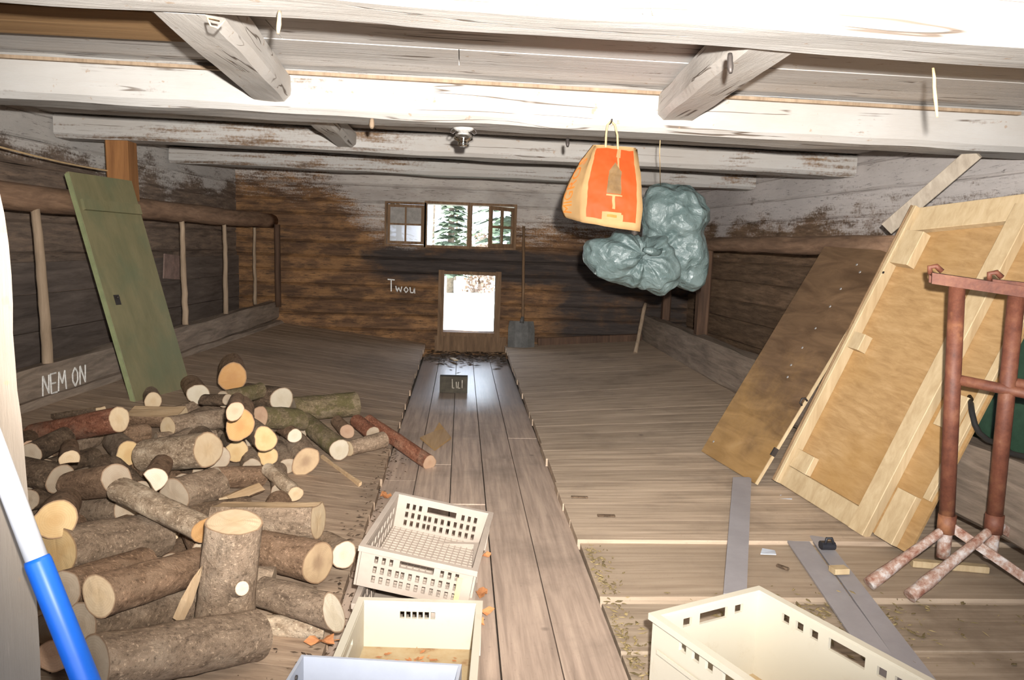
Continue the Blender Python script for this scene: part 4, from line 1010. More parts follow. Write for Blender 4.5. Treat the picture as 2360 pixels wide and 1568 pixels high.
LOGS = [
 ('m1', 'grey', 'grey', 'thick grey log lying sideways under the bright whitish half-round end', {}),
 ('m2', 'brown', 'grey', 'brown log lying sideways beneath the small raw split piece', {}),
 ('m3', 'dark', 'grey', 'dark slanting log by the door post, below the reddish log', {}),
 ('m5', 'dark', 'grey', 'dark log beside the door post, just above the big yellow end', {}),
 ('m6', 'brown', 'grey', 'thin brown log between the reddish log and the yellowish round end', {}),
 ('m7', 'grey', 'pale', 'grey log lying sideways left of the large slanted orange end', {}),
 ('n1', 'dark', 'pale', 'thin dark split log at the rear left of the heap, by the manger foot', dict(shape='half', facing=UPV)),
 ('n2', 'red', 'pale', 'log with reddish bark, its end facing right, rear left of the heap', {}),
 ('n3', 'brown', 'pale', 'half log with its flat pale face turned up, before the green door', dict(shape='half', facing=Vector((.1, -.35, 1)), bumpy=.03)),
 ('n4', 'grey', 'pale', 'small log with a pale end, at the foot of the green door', {}),
 ('n5', 'brown', 'white', 'log whose round pale end is crossed by a thin dark branch', {}),
 ('n5b', 'dark', 'grey', 'thin dark branch piece lying across a round pale log end', {}),
 ('n6', 'brown', 'orange', 'topmost log of the heap, with a broad orange end', dict(oval=1.10)),
 ('n7', 'moss', 'grey', 'short greenish grey log directly below the topmost orange-ended log', {}),
 ('n8', 'dark', 'white', 'dark-barked log lying sideways right of the topmost orange-ended log', {}),
 ('n9', 'brown', 'orange', 'log with a large slanted orange oval end in the back half', dict(oval=1.15, seed=4, tilt=(.4, .3))),
 ('n9b', 'brown', 'pink', 'narrow log peeking over the large slanted orange end', dict(oval=1.15)),
 ('n10', 'moss', 'pink', 'mossy log with a slanted pinkish end, behind the cluster of round ends', dict(tilt=(.3, -.3))),
 ('n11', 'moss', 'grey', 'largest mossy log, lying on the floor at the rear right of the heap', {}),
 ('n12', 'grey', 'yellow', 'log with a two-lobed yellow end and a dark heart dot', dict(bumpy=.10)),
 ('n13', 'grey', 'yellow', 'log with a round yellow end, leftmost of the cluster of cut ends', {}),
 ('n14', 'grey', 'yellow', 'log with a ringed end under the two-lobed yellow end', {}),
 ('n15', 'brown', 'white', 'small log with a whitish oval end right of the two-lobed end', {}),
 ('n16', 'moss', 'white', 'greenish grey log with a clean whitish end, pointing towards the crates', {}),
 ('n17', 'grey', 'heart', 'thick log with a darkened heart, lowest of the cluster of cut ends', dict(oval=1.1)),
 ('n19', 'brown', 'pink', 'small log with a pinkish end behind the clean whitish-ended log', {}),
 ('n20', 'red', 'grey', 'short purplish log at the rear right edge of the heap', {}),
 ('n21', 'red', 'pink', 'long thin reddish log lying out over the edge of the aisle', dict(bumpy=.07)),
 ('n22', 'grey', 'pale', 'short grey log on the floor left of the long reddish log', {}),
 ('n24', 'birch', 'pale', 'whitish lichened log lying behind the split-topped log', {}),
 ('n25', 'brown', 'pale', 'small split piece with its raw face up, mid heap', dict(shape='third', facing=Vector((0, -.6, 1)))),
 ('n26', 'grey', 'pale', 'log with a stripped pale upper side behind the upright log', dict(shape='slab', facing=Vector((0, .1, 1)), bumpy=.03, oval=1.0)),
 ('n27', 'grey', 'yellow', 'log with a round yellowish end in the left middle of the heap', dict(bumpy=.07)),
 ('n28', 'birch', 'pale', 'light speckled log lying sideways with its oval end at right, mid heap', dict(oval=1.05)),
 ('n29', 'dark', 'grey', 'dark log tucked under the light speckled log', {}),
 ('n30', 'brown', 'white', 'split log with a bright whitish half-round end, mid heap', dict(shape='half', facing=Vector((-.8, .1, -.5)))),
 ('n31', 'birch', 'orange', 'lichened log with orange wounds slanting down to the upright log', dict(bumpy=.06)),
 ('n32', 'brown', 'pale', 'split log with a small wedge-shaped end at the left of the heap', dict(shape='half', facing=Vector((0, 0, -1)))),
 ('n33', 'brown', 'pink', 'small log at the far left of the heap beside the door post', dict(shape='third', facing=Vector((0, .2, -1)))),
 ('n34a', 'dark', 'grey', 'dark thick log beside the door post, second above the big yellow end', {}),
 ('n34b', 'brown', 'grey', 'brown log lying sideways above and right of the big yellow end', {}),
 ('n34c', 'grey', 'grey', 'grey log wedged directly right of the big yellow end', {}),
 ('n34d', 'dark', 'grey', 'dark log lying sideways left of the round yellowish end', {}),
 ('n35', 'brown', 'yellow', 'log with the big round yellow end beside the white pole', {}),
 ('n36', 'grey', 'yellow', 'thick grey log below the big round yellow end', dict(taper=1.0)),
 ('n37', 'brown', 'pale', 'thin log with a small pale end left of the upright log', {}),
 ('n38a', 'brown', 'grey', 'brown log whose weathered end shows beside the blue grip', {}),
 ('n38b', 'brown', 'pale', 'log with an upright oval pale end, lower left of the heap', dict(oval=0.9, seed=0)),
 ('n39', 'grey', 'grey', 'grey log lying sideways just above the frontmost thick log', {}),
 ('n40', 'grey', 'grey', 'frontmost thick log of the heap, long and grey', dict(bumpy=.04, taper=.97)),
 ('n42', 'brown', 'heart', 'thick log with a two-toned split end facing the crates', dict(oval=.92, seed=2)),
 ('n43', 'grey', 'white', 'short log with a greyish pale end next to the beige crates', {}),
 ('n44', 'grey', 'white', 'grey log with a tall pale slanted end left of the cream crate', dict(tilt=(.5, .5))),
 ('n45', 'birch', 'white', 'short stripped log lying lowest left of the cream crate', {}),
 ('n47', 'red', 'pink', 'reddish log at the lower left behind the blue grip', {}),
 ('n41', 'grey', 'pale', 'log standing upright on end in the front of the heap', dict(flare=.08, taper=1.02, bumpy=.04, stub=(0.42, 2.6, 0.024, 0.03))),
]
for i, (k, bk, ct, lab, kw) in enumerate(LOGS):
    A, B, r = LOGPOS[k]; kw = dict(kw); kw.setdefault('seed', i*1.37+0.5)
    if k == 'n41': kw['facing'] = Vector((0.35, 1, 0))
    make_log(A, B, r, bk, ct, lab, **kw)
LAND = {'n6': 'topmost orange-ended log', 'n9': 'slanted orange end', 'n12': 'two-lobed yellow end', 'n13': 'leftmost yellow end', 'n16': 'clean whitish end', 'n17': 'dark-hearted end',
 'n10': 'mossy pinkish-ended log', 'n11': 'largest mossy log', 'n28': 'light speckled log', 'n31': 'lichened slanting log', 'n35': 'big yellow end', 'n41': 'upright log', 'n40': 'frontmost thick log',
 'n38b': 'oval pale end', 'n42': 'two-toned end', 'n26': 'slab-topped log', 'n24': 'whitish lichened log', 'n27': 'yellowish round end', 'n2': 'reddish log', 'n30': 'half-round whitish end',
 'n3': 'flat-faced half log', 'n44': 'tall slanted end', 'n5': 'branch-crossed round end', 'n8': 'dark sideways log', 'n14': 'ringed yellow end', 'n15': 'small whitish end'}
taken = set()
for i, (A, B, r) in enumerate(FILL):
    c = (Vector(A)+Vector(B))/2; tone = ('grey', 'brown', 'dark')[i % 3]
    near = sorted(LAND, key=lambda k: (((Vector(LOGPOS[k][0])+Vector(LOGPOS[k][1]))/2)-c).length)
    pair = next((a, d) for a, d in ((near[x], near[y]) for y in range(1, 9) for x in range(y)) if frozenset((a, d)) not in taken)
    taken.add(frozenset(pair))
    make_log(A, B, r, tone, 'grey', '%s log half hidden between the %s and the %s' % (tone, LAND[pair[0]], LAND[pair[1]]), seed=60+i*2.1)
def splint(pts, ws, th, label, mat=M_split, name='kindling_splint', loc=None, n=10):
    """a riven splinter: widths ws along pts"""
    m = MB(); pts = [Vector(p) for p in pts]; rings = []
    for i, p in enumerate(pts):
        d = (pts[min(i+1, len(pts)-1)]-pts[max(0, i-1)]).normalized(); s = d.cross(Vector((0.3, -1, .2))).normalized(); u = s.cross(d)
        w = ws[i]; rings.append([p+s*w, p+u*th, p-s*w*.9+u*th*.2, p-u*th*.7])
    m.loft(rings, 0, False, True); o = m.build(name, mat, None, loc=pts[0]); return tag(o, label, 'kindling', 'splinters of kindling')
c = Vector(LOGPOS['n41'][1])
splint([PY(410, 1428, 2.34), PY(430, 1385, 2.345), PY(452, 1335, 2.36), PY(466, 1306, 2.37)], [.018, .020, .012, .002], .010, 'long torn splinter standing against the left side of the upright log')
p = Vector((-0.52, 4.12, zl(-.52, 4.1)+.016)); q = PZ(742, 1053, .10)
splint([q, q.lerp(p, .3), q.lerp(p, .85), p], [.016, .010, .014, .018], .012, 'yellow splinter of kindling on the floor right of the dark-hearted log')
a, b = PZ(985, 1040, 0.012), PZ(1012, 985, 0.012)
m = MB(); vs = [PZ(968, 1012, 0.02), PZ(1002, 1040, 0.004), PZ(1040, 1012, 0.004), PZ(1024, 992, .02), PZ(1012, 977, 0.05), PZ(1000, 998, .03)]
m.loft([vs, [v+Vector((0, .002, .012)) for v in vs]], 0, False, True)
tag(m.build('wood_slab', M_ply, None, loc=vs[1]), 'torn orange slab of wood on the aisle behind the long reddish log', 'wood chip')
# ------------------------------------------------------------------ crates
def slots(w, h):
    """hole pattern of the beige crate's end wall"""
    H_ = []
    hw, hh = 0.018, 0.026
    xs3 = [0.050+i*0.027 for i in range(4)]
    for row, z in enumerate((h*0.66, h*0.40, h*0.15)):
        for i, x in enumerate(xs3):
            if row == 0 and i == 3: continue
            H_ += [(x, x+hw*.72, z, z+hh), (w-x-hw*.72, w-x, z, z+hh)]
        if row > 0:
            for i in range(4):
                x = w/2-0.052+i*0.0275; H_.append((x, x+hw*.72, z, z+hh))
    H_.append((w/2-0.062, w/2+0.062, h*0.68, h*0.68+0.026))
    return H_
def crate(name, O, ex, ey, ez, w, l, h, th, endholes, sideholes, mat, botmat, label, group, rim=0.012, basex=0, tapers=0.0):
    O, ex, ey, ez = map(Vector, (O, ex, ey, ez)); c = O + ex*w/2 + ey*l/2
    t = empty(name, c, label, 'crate', group)
    P = lambda x, y, z: O+ex*x+ey*y+ez*z
    for yy, s in ((0, 1), (l, -1)):
        m = MB(); m.holed(P(0, yy, 0), ex, ez, ey*s, w, h, th, endholes); m.build('end_wall', mat, t)
    for xx, s in ((0, 1), (w, -1)):
        m = MB(); m.holed(P(xx, th, 0), ey, ez, ex*s, l-2*th, h, th, sideholes); m.build('side_wall', mat, t)
    m = MB()
    if basex:
        n1, n2 = 15, 22; hs = []
        for i in range(n1):
            for j in range(n2):
                if (i+j) % 3 == 0: continue
                x = th+0.012+i*(w-2*th-0.024)/n1; y = th+0.012+j*(l-2*th-.024)/n2
                hs.append((x+.004, x+(w-2*th)/n1-.006, y+.004, y+(l-2*th)/n2-.006))
        # lattice bottom: cell boxes between the openings
        hset = {(round(a, 4), round(c_, 4)) for a, _, c_, _ in hs}
        m.obox(P(th, th, .002), ex*(w-2*th), ey*(l-2*th), ez*.004)
        for i in range(n1+1):
            x = th+.006+i*(w-2*th-.016)/n1; m.obox(P(x, th, .006), ex*.004, ey*(l-2*th), ez*.005)
        for j in range(n2+1):
            y = th+.006+j*(l-2*th-.016)/n2; m.obox(P(th, y, .006), ex*(w-2*th), ey*.004, ez*.0045)
    else: m.obox(P(th, th, .003), ex*(w-2*th), ey*(l-2*th), ez*.006)
    m.build('base', botmat, t)
    m = MB(); r = rim
    for (x0, x1, y0, y1) in ((-r, w+r, -r, th*.9), (-r, w+r, l-th*.9, l+r), (-r, th*.9, th*.9, l-th*.9), (w-th*.9, w+r, th*.9, l-th*.9)):
        m.obox(P(x0, y0, h), ex*(x1-x0), ey*(y1-y0), ez*.008)
        m.obox(P(x0, y0, h-.012), ex*(x1-x0) if x1-x0 > .1 else ex*(r*.4), ey*(y1-y0) if y1-y0 > .1 else ey*(r*.4), ez*.0119)
    for xx in (-r*.8, w+r*.1):
        for yy in (0.0, l-.035): m.obox(P(xx, yy, 0), ex*(r*.7), ey*.035, ez*(h-.013))
    m.build('rim', mat, t)
    return t, P
def frame3(ex, ey):
    ex = Vector(ex).normalized(); ez = ex.cross(Vector(ey)).normalized(); return ex, ez.cross(ex), ez
# lower beige crate, then the tilted one on top
ex, ey, ez = frame3((1, -0.05, 0), (0.05, 1, 0))
crate('plastic_crate', (-0.335, 2.545, 0.002), ex, ey, ez, 0.40, 0.55, 0.148, 0.010, slots(.40, .148), [(0.06+.05*i, 0.085+.05*i, .03, .07) for i in range(9)]+[(0.06+.05*i, 0.085+.05*i, .09, .12) for i in range(9)], M_beige, M_beige,
      'lower beige perforated crate, mostly hidden under the tilted one', 'beige perforated crates')
ex, ey, ez = frame3((0.405, -0.055, -0.066), (0.055, 0.53, 0.012))
t1, P1 = crate('plastic_crate', (-0.345, 2.635, 0.178), ex, ey, ez, 0.405, 0.55, 0.145, 0.010, slots(.405, .145), [(0.05+.05*i, 0.075+.05*i, .025, .065) for i in range(9)]+[(0.05+.05*i, 0.075+.05*i, .085, .115) for i in range(9)], M_beige, M_beige,
      'upper beige perforated crate, tilted, with an orange stripe at its corner', 'beige perforated crates', basex=1)
m = MB(); m.obox(P1(0.352, -0.0135, 0.02), ex*0.018, ey*.0016, ez*.095); m.build('sticker', plain('orange_yellow_sticker', (.78, .50, .20), .6), t1)
ex, ey, ez = frame3((1, -0.06, 0.0), (0.03, 1, 0))
endh = [(0.135+i*.021, 0.150+i*.021, .115, .140) for i in range(6)]
crate('cream_crate', (-0.345, 1.985, 0.002), ex, ey, ez, 0.405, 0.545, 0.168, 0.012, endh, [(.22, .33, .12, .14)], M_cream, M_creamdirt,
      'shallow cream crate with a row of small slots, between beige crates and grey box', 'crates on the aisle', rim=.012)
# leaf crumbs in it
m = MB(); R = random.Random(8)
for i in range(60):
    x = R.gauss(-.12, .06); y = R.gauss(2.40, .03); a = R.uniform(0, 6.28); L = R.uniform(.006, .016)
    e = Vector((math.cos(a), math.sin(a), .2))*L; f = Vector((-math.sin(a), math.cos(a), .1))*L*.5; O = Vector((x, y, .014+R.uniform(0, .004)))
    m.add([O-e, O+f, O+e, O-f], [(0, 1, 2, 3)])
tag(m.build('leaf_crumbs', M_leaf, None, loc=(-.12, 2.4, .012)), 'brown leaf crumbs on the bottom of the cream crate', 'litter', kind='stuff')
# grey-white box in front, resting on the cream crate's rim
ex, ey, ez = frame3((1, -0.115, 0.0), (0.06, 1, 0))
bx = empty('grey_box', (-0.2, 1.7, 0.18), 'plain grey-white plastic box with bolts, at the bottom edge of the photo', 'box')
O = Vector((-0.445, 1.365, 0.1785)); P = lambda x, y, z: O+ex*x+ey*y+ez*z
w, l, h, th = .415, .53, .155, .008
for nm, a in (('end_wall', (0, w, 0, th)), ('end_wall', (0, w, l-th, l)), ('side_wall', (0, th, th, l-th)), ('side_wall', (w-th, w, th, l-th))):
    m = MB(); m.obox(P(a[0], a[2], 0), ex*(a[1]-a[0]), ey*(a[3]-a[2]), ez*h); m.build(nm, M_whitebox, bx)
m = MB(); m.obox(P(th, th, 0), ex*(w-2*th), ey*(l-2*th), ez*.006); m.build('base', M_whitebox, bx)
for (x, dx) in ((th, .004), (w-th-.004, .004)):
    m = MB(); c = P(x, l-.07, h-.022); m.tube([c, c+ex*dx], .007, 10); m.build('bolt', M_iron, bx)
# big cream crate at lower right
A, B, C_ = PZ(1512, 1411, .31), PZ(1750, 1352, .31), PZ(2112, 1568, .31)
ey = (B-A); short = ey.length; ey.normalize(); exx = Vector((ey.y, -ey.x, 0))
print('big crate', short, (C_-B).normalized(), exx)
LL = .70; hh = .30
def row(L): 
    c = L/2; s = [(c-.062, c+.062, hh-.065, hh-.028)]
    for k in (0, 1, 2):
        for sg in (-1, 1): x = c+sg*(.115+.055*k); s.append((x-.015, x+.015, hh-.06, hh-.032))
    return [q for q in s if q[0] > .02 and q[1] < L-.02]
def rowS(L):
    c = L/2; return [(c-.058, c+.058, hh-.065, hh-.028), (c-.125, c-.090, hh-.06, hh-.032), (c+.090, c+.125, hh-.06, hh-.032)]
big, PBg = crate('cream_crate', Vector((A.x, A.y, 0.003)), exx, ey, Vector((0, 0, 1)), LL, short, hh-.008, .011, row(LL), rowS(short), M_cream, M_creamdirt,
      'large deep cream crate with hand slots, at the bottom right on the floor', 'crates on the floor', rim=.016)
m = MB(); 
for z in (.08, .19):
    for yy in (-.014,): m.obox(PBg(.03, yy, z), exx*(LL-.06), ey*.004, Vector((0, 0, .012)))
    m.obox(PBg(-.014, .03, z), exx*.004, ey*(short-.06), Vector((0, 0, .012)))
m.build('rib', M_cream, big)
m = MB(); R = random.Random(9)
for i in range(90):
    q = PBg(R.gauss(.18, .09), R.gauss(.27, .07), .012); a = R.uniform(0, 6.28); L = R.uniform(.006, .03)
    e = Vector((math.cos(a), math.sin(a), .1))*L; f = Vector((-math.sin(a), math.cos(a), .1))*L*.2
    if not (PBg(0.02, 0, 0).x < 9): continue
    m.add([q-e, q+f, q+e, q-f], [(0, 1, 2, 3)])
tag(m.build('straw_crumbs', M_leaf, None, loc=PBg(.2, .25, .012)), 'brown crumbs and straw on the bottom of the large cream crate', 'litter', kind='stuff')

# ------------------------------------------------------------------ leaning panels at the right
def plane(blp, brp, tlp, zb):
    BL, BR = PZ(*blp, zb[0]), PZ(*brp, zb[1]); W = BR-BL; w = W.length; W.normalize()
    TL = perp(*tlp, BL, W); U = TL-BL; l = U.length; U.normalize(); N = W.cross(U).normalized()
    if N.dot(EYE-BL) < 0: N = -N
    return BL, W, U, N, w, l
BL, W, U, N, w, l = plane((1616, 1040), (1740, 1115), (1900, 568), (.105, .085))
ps = empty('plywood_sheet', BL, 'dark-stained brown plywood sheet leaning at right behind the pale frame panel', 'board')
m = NT('stained_plywood'); v = m.coord((1, 1, 1)); z = m.n('SeparateXYZ', {0: m.n('TexCoord').outputs['Object']}).outputs[2]
g = m.noise(m.coord((3, 3, 14)), 1.0, 6, .6, 1.0); bgn_ = m.noise(v, 2.2, 6, .65)
col = m.ramp(g, [(.3, (.22, .125, .045)), (.6, (.32, .19, .075)), (.8, (.38, .24, .11))])
stain = m.step(m.math('ADD', z, m.math('MULTIPLY', m.math('SUBTRACT', bgn_, .5), 1.4)), .22, .80)
col = m.mix(m.math('MULTIPLY', stain, .88), col, m.ramp(g, [(.3, (.055, .032, .02)), (.7, (.14, .085, .05))]))
m.bump(g, .1, .01); M_stain = m.out(col, .5, .35)
mb = MB(); mb.obox(BL-N*.016, W*w, U*l, N*.016); mb.build('sheet', M_stain, ps)
mb = MB(); mb.obox(BL+W*w-N*.017, W*.006, U*l*.72, N*.019); mb.build('edge_strip', M_pale, ps)
for (s, t) in ((.62, .93), (.60, .82), (.60, .74), (.58, .64), (.56, .55), (.55, .47), (.60, .42), (.10, .06), (.72, .90)):
    mb = MB(); c = BL+W*w*s+U*l*t; mb.lathe([(0.0001, -.002), (.009, -.001), (.008, .0015), (.0001, .002)], (0, 0, 0), 10)
    q = Vector((0, 0, 1)).rotation_difference(N); mb.v = [c + q @ p for p in mb.v]; mb.build('nail_head', M_wire, ps)
c = BL+W*(w+.006)+U*l*.36; mb = MB(); mb.tube([c-N*.01, c+N*.012+U*.006, c+N*.028-U*.004, c+N*.026-U*.03, c+N*.006-U*.038], .006, 8); mb.build('hook', M_iron, ps)
c = BL+W*(w+.004)+U*l*.12; mb = MB(); mb.obox(c-N*.01, W*.012, U*.05, N*.03); mb.build('latch', M_iron, ps)
BL, W, U, N, w, l = plane((1790, 1110), (2070, 1287), (2110, 478), (.10, .022))
BL = BL - N*.045; print('panel', w, l)
pn = empty('frame_panel', BL, 'pale new pine frame panel with orange plywood back, leaning at right', 'panel')
def pb(name, s0, s1, t0, t1, d, mat=M_pale, d0=0.0, lab=None):
    mb = MB(); mb.beam(BL+W*(s0+s1)/2+U*t0+N*(d0+d)/2, BL+W*(s0+s1)/2+U*t1+N*(d0+d)/2, (s1-s0), d-d0, seed=s0*31+t0*7, n=max(2, int((t1-t0)*8)), rough=.0012, ch=.003, up=W)
    o = mb.build(name, mat, pn, loc=BL); 
    if lab: o['label'] = lab
for s0, s1, ta in ((0, w*.705, 0), (w*.708, w, .035)):
    mb = MB(); q = [BL+W*s0+U*ta, BL+W*s1+U*ta, BL+W*s1+U*(l-.02+.16*s1/w), BL+W*s0+U*(l-.02+.16*s0/w)]
    mb.add([v-N*.012 for v in q]+q, [(3, 2, 1, 0), (4, 5, 6, 7), (0, 1, 5, 4), (1, 2, 6, 5), (2, 3, 7, 6), (3, 0, 4, 7)]); mb.build('plywood_back', M_ply, pn, loc=BL)
M_shadedside = wood('shaded_batten_side', [(0.3, (0.15, 0.09, 0.045)), (0.6, (0.26, 0.165, 0.09)), (0.8, (0.33, 0.22, 0.125))], 'z', 20, 14, perobj=True)  # side face of the pale batten, grazing light put into the brown
pb('batten', -.012, .0, 0, l, .075, M_shadedside, -.012, 'outer side of the left batten, grazing shade in its brown colour')
pb('batten', .0005, .026, 0, l, .070)
def rail(name, s0, s1, t0, t1, d):
    mb = MB(); mb.beam(BL+W*s0+U*(t0+t1)/2+N*d/2, BL+W*s1+U*(t0+t1)/2+N*d/2, (t1-t0), d, seed=s0*3+t0, n=6, rough=.0012, ch=.003, up=U); mb.build(name, M_pale, pn, loc=BL)
rail('rail', .027, w*.64, 0, .115, .045); mb = MB(); mb.beam(BL+W*.027+U*(l-.07)+N*.0225, BL+W*w*.99+U*(l+.09)+N*.0225, .14, .045, seed=5, n=6, rough=.0012, ch=.003, up=U); mb.build('rail', M_pale, pn, loc=BL)
pb('batten', w*.645, w*.755, 0, l+.05, .054)
pb('batten', w*.94, w*.985, .3, l*.84, .022)
pb('block', .028, .155, l-.34, l-.142, .060); pb('block', .028, .115, l*.50, l*.555, .060); pb('block', .028, .17, .117, .225, .040); pb('block', w*.80, w*.925, .035, .29, .040); pb('block', w*.80, w*.92, l*.37, l*.47, .03)
c = BL+W*.03+U*l*.76; mb = MB(); mb.obox(c+N*.0702, W*.012, U*.012, N*.004); mb.build('nail', M_iron, pn)
# pale plank propped up behind the panel to the beam
a, b = PX(2050, 522, 2.60), PX(2215, 380, 2.76)
b.z = min(b.z, 2.12); d = (b-a).normalized(); a = a - d*.02
mb = MB(); mb.beam(a, b+d*.10, .085, .022, seed=77, n=8, rough=.001, ch=.003, up=(.6, -.8, .1))
tag(mb.build('propped_plank', M_oldpine, None, loc=a), 'narrow pale plank propped up behind the frame panel to the ceiling', 'plank')
# green board, hose and short board behind the trestles
mb = MB(); mb.obox((2.66, 4.45, .22), (.05, -1.0, 0), (.14, .0, .85), (.018, 0, -.003))
tag(mb.build('green_board', plain('dark_green_paint', (.035, .075, .045), .5, var=.2), None, loc=(2.66, 4.0, .22)), 'dark green board leaning at the far right behind the trestles', 'board')
mb = MB(); pts = [PX(u, v, 2.335 if k else 2.40) for k, (u, v) in enumerate(((2236, 915), (2240, 950), (2247, 979), (2258, 1000), (2278, 1016), (2298, 1022), (2330, 1046), (2365, 1054), (2420, 1052), (2480, 1010)))]
mb.tube(pts, .013, 8); tag(mb.build('rubber_hose', M_hose, None, loc=pts[5]), 'black rubber hose drooping over the lower right beam behind the trestles', 'hose')
a, b = PZ(2205, 1180, .05), PZ(2245, 1185, .05); t_ = PX(2235, 1040, a.x+.22)
mb = MB(); mb.obox(a, b-a, (t_-a)*1.0, Vector((-.012, -.004, .012)))
tag(mb.build('short_board', M_pale, None, loc=a), 'short pale board lying behind the front rusty trestle', 'board')

# ------------------------------------------------------------------ rusty trestles
def trestle(hub, lean, bar, foot1, foot2, label, mid_t=.62, hook=True):
    """one end of a steel trestle: post, top rail, cross rail and two splayed feet; the far post stands outside the photo"""
    hub = Vector(hub); top = Vector(lean); bar = Vector(bar); L = bar.length
    t = empty('trestle', (hub.x, hub.y, 0.02), label, 'trestle', 'rusty trestles')
    for k, off in enumerate((Vector((0, 0, 0)), bar*.9)):
        m = MB(); m.tube(wobble(hub+off*1.0-Vector((0, 0, .14)), hub+off*1.0, 3, 0, 1), .027, 14); m.build('foot_post', M_cement, t)
        m = MB(); m.tube([hub+off-Vector((0, 0, .0)), top+off], .031, 16); m.tube([hub+off-Vector((0, 0, .03)), hub+off+Vector((0, 0, .05))], .036, 16); m.build('post', M_rust, t)
        f1, f2 = Vector(foot1)+off, Vector(foot2)+off
        m = MB(); n = 10; pts = [(hub+off-Vector((0, 0, .01))).lerp(f1, i/n) for i in range(n+1)]
        m.tube(pts, [.019+.010*(i/n)**2*(1+noise.noise(Vector((i*1.3, hub.x*9, k)))) for i in range(n+1)], 12); m.build('leg', M_cement, t)
        m = MB(); d = (f2-hub-off).normalized(); s = d.cross(Vector((0, 0, 1))).normalized()
        m.obox(hub+off+s*.0-Vector((0, 0, .012)), f2-hub-off, s*.008, Vector((0, 0, .045))); m.build('leg', M_cement, t)
    bd = bar.normalized(); up = (top-hub).normalized()
    m = MB(); a = top-bd*.10+up*.03; sd = bd.cross(up)
    m.obox(a-sd*.033-up*.01, bd*(L+.12), sd*.066, up*.012); m.obox(a-sd*.033-up*.042, bd*(L+.12), sd*.010, up*.032); m.obox(a+sd*.023-up*.042, bd*(L+.12), sd*.010, up*.032)
    m.tube([a-up*.005, a+up*.022-bd*.004, a+up*.030+bd*.02, a+up*.012+bd*.042], .011, 10)
    m.build('top_rail', M_rust, t)
    m = MB(); p = hub.lerp(top, mid_t); m.tube([p, p+bar*.9-up*.02], .022, 14); m.build('cross_rail', M_rust, t)
    return t
h1 = PY(2181, 1212, 3.02); t1_ = PY(2206, 655, 2.99)
h2 = PY(2290, 1212, 2.96); t2_ = PY(2344, 668, 2.93)
f1 = PZ(2002, 1350, .035); f1.z = .04
f2 = PZ(2096, 1378, .035); f2.z = .04
print('trestle', h1, t1_, f1, 'h2', h2, t2_, f2)
trestle(h1, t1_, (0.80, -0.30, -0.10), f1, h1+Vector((.30, -.26, -h1.z+.07)), 'front rusty steel trestle standing before the pale frame panel')
trestle(h2, t2_, (0.75, -0.25, -0.06), f2, h2+Vector((.42, .20, -h2.z+.07)), 'second rusty steel trestle at the right edge of the photo')
mb = MB(); a, b = PZ(2100, 1297, .03), PZ(2275, 1312, .03)
mb.beam(a, b, .03, .045, seed=4, n=6, rough=.001, ch=.004); tag(mb.build('batten', M_pale, None, loc=a), 'pale batten on the floor between the feet of the trestles', 'batten')

# ------------------------------------------------------------------ grey strips on the floor
def strip(q, zs_, th, label):
    mb = MB(); P_ = [PZ(u, v, z) for (u, v), z in zip(q, zs_)]
    lo = [p-Vector((0, 0, th)) for p in P_]
    mb.add(P_+lo, [(0, 1, 2, 3), (7, 6, 5, 4), (0, 4, 5, 1), (1, 5, 6, 2), (2, 6, 7, 3), (3, 7, 4, 0)])
    n = (P_[1]-P_[0]).cross(P_[2]-P_[0])
    if n.z < 0: mb.f = [f[::-1] for f in mb.f]
    return tag(mb.build('metal_strip', M_grey, None, loc=P_[0]), label, 'strip', 'grey metal strips on the floor')
strip([(1689, 1100), (1732, 1100), (1721, 1368), (1667, 1368)], (.100, .100, .047, .047), .006, 'grey metal strip running across the floor step under the plywood sheet')
strip([(1785, 1203), (1826, 1194), (2100, 1568), (2030, 1568)], (.036, .036, .012, .012), .008, 'longer grey metal strip, left of the pair beside the large cream crate')
strip([(1866, 1236), (1892, 1226), (2158, 1568), (2098, 1568)], (.036, .036, .012, .012), .008, 'grey metal strip on the right of the pair, with the black clip')
# clip, wooden block and crumbs
p = PZ(1906, 1266, .036); cl = empty('clip', p, 'small black plastic clip lying on the right grey strip', 'clip')
mb = MB(); mb.beam(p+Vector((-.032, 0, .018)), p+Vector((.032, 0, .018)), .036, .045, seed=2, n=6, rough=.002, ch=.010); mb.build('body', M_black, cl)
mb = MB(); mb.tube([p+Vector((-.02, -.02, .034)), p+Vector((-.012, -.012, .058)), p+Vector((.012, -.012, .058)), p+Vector((.02, -.02, .034))], .006, 8); mb.build('lever', M_black, cl)
p = PZ(1934, 1322, .034); mb = MB(); mb.beam(p+Vector((-.034, 0, .014)), p+Vector((.034, .006, .014)), .026, .05, seed=6, n=4, rough=.001, ch=.003)
tag(mb.build('wooden_block', M_pale, None, loc=p), 'small pale wooden block on the right grey strip', 'block')
p = PZ(1804, 1312, .022); mb = MB(); mb.beam(p+Vector((-.016, .02, .008)), p+Vector((.012, -.025, .010)), .014, .022, seed=9, n=4, rough=.004, ch=.004)
tag(mb.build('bark_chip', BARK['dark'], None, loc=p), 'dark chip of bark on the step plank between the grey strips', 'chip')
for (u, v, lab) in ((1340, 1143, 'dark splinter lying on the stall boards, left one of two'), (1402, 1184, 'dark splinter lying on the stall boards, right one of two')):
    p = PZ(u, v, .055); p.z = zr(p.x, p.y)+.004; mb = MB(); mb.beam(p+Vector((-.055, .003, .003)), p+Vector((.035, 0, .003)), .008, .022, seed=u, n=6, rough=.003, ch=.002)
    tag(mb.build('splinter', BARK['dark'], None, loc=p), lab, 'chip', 'dark splinters on the stall boards')
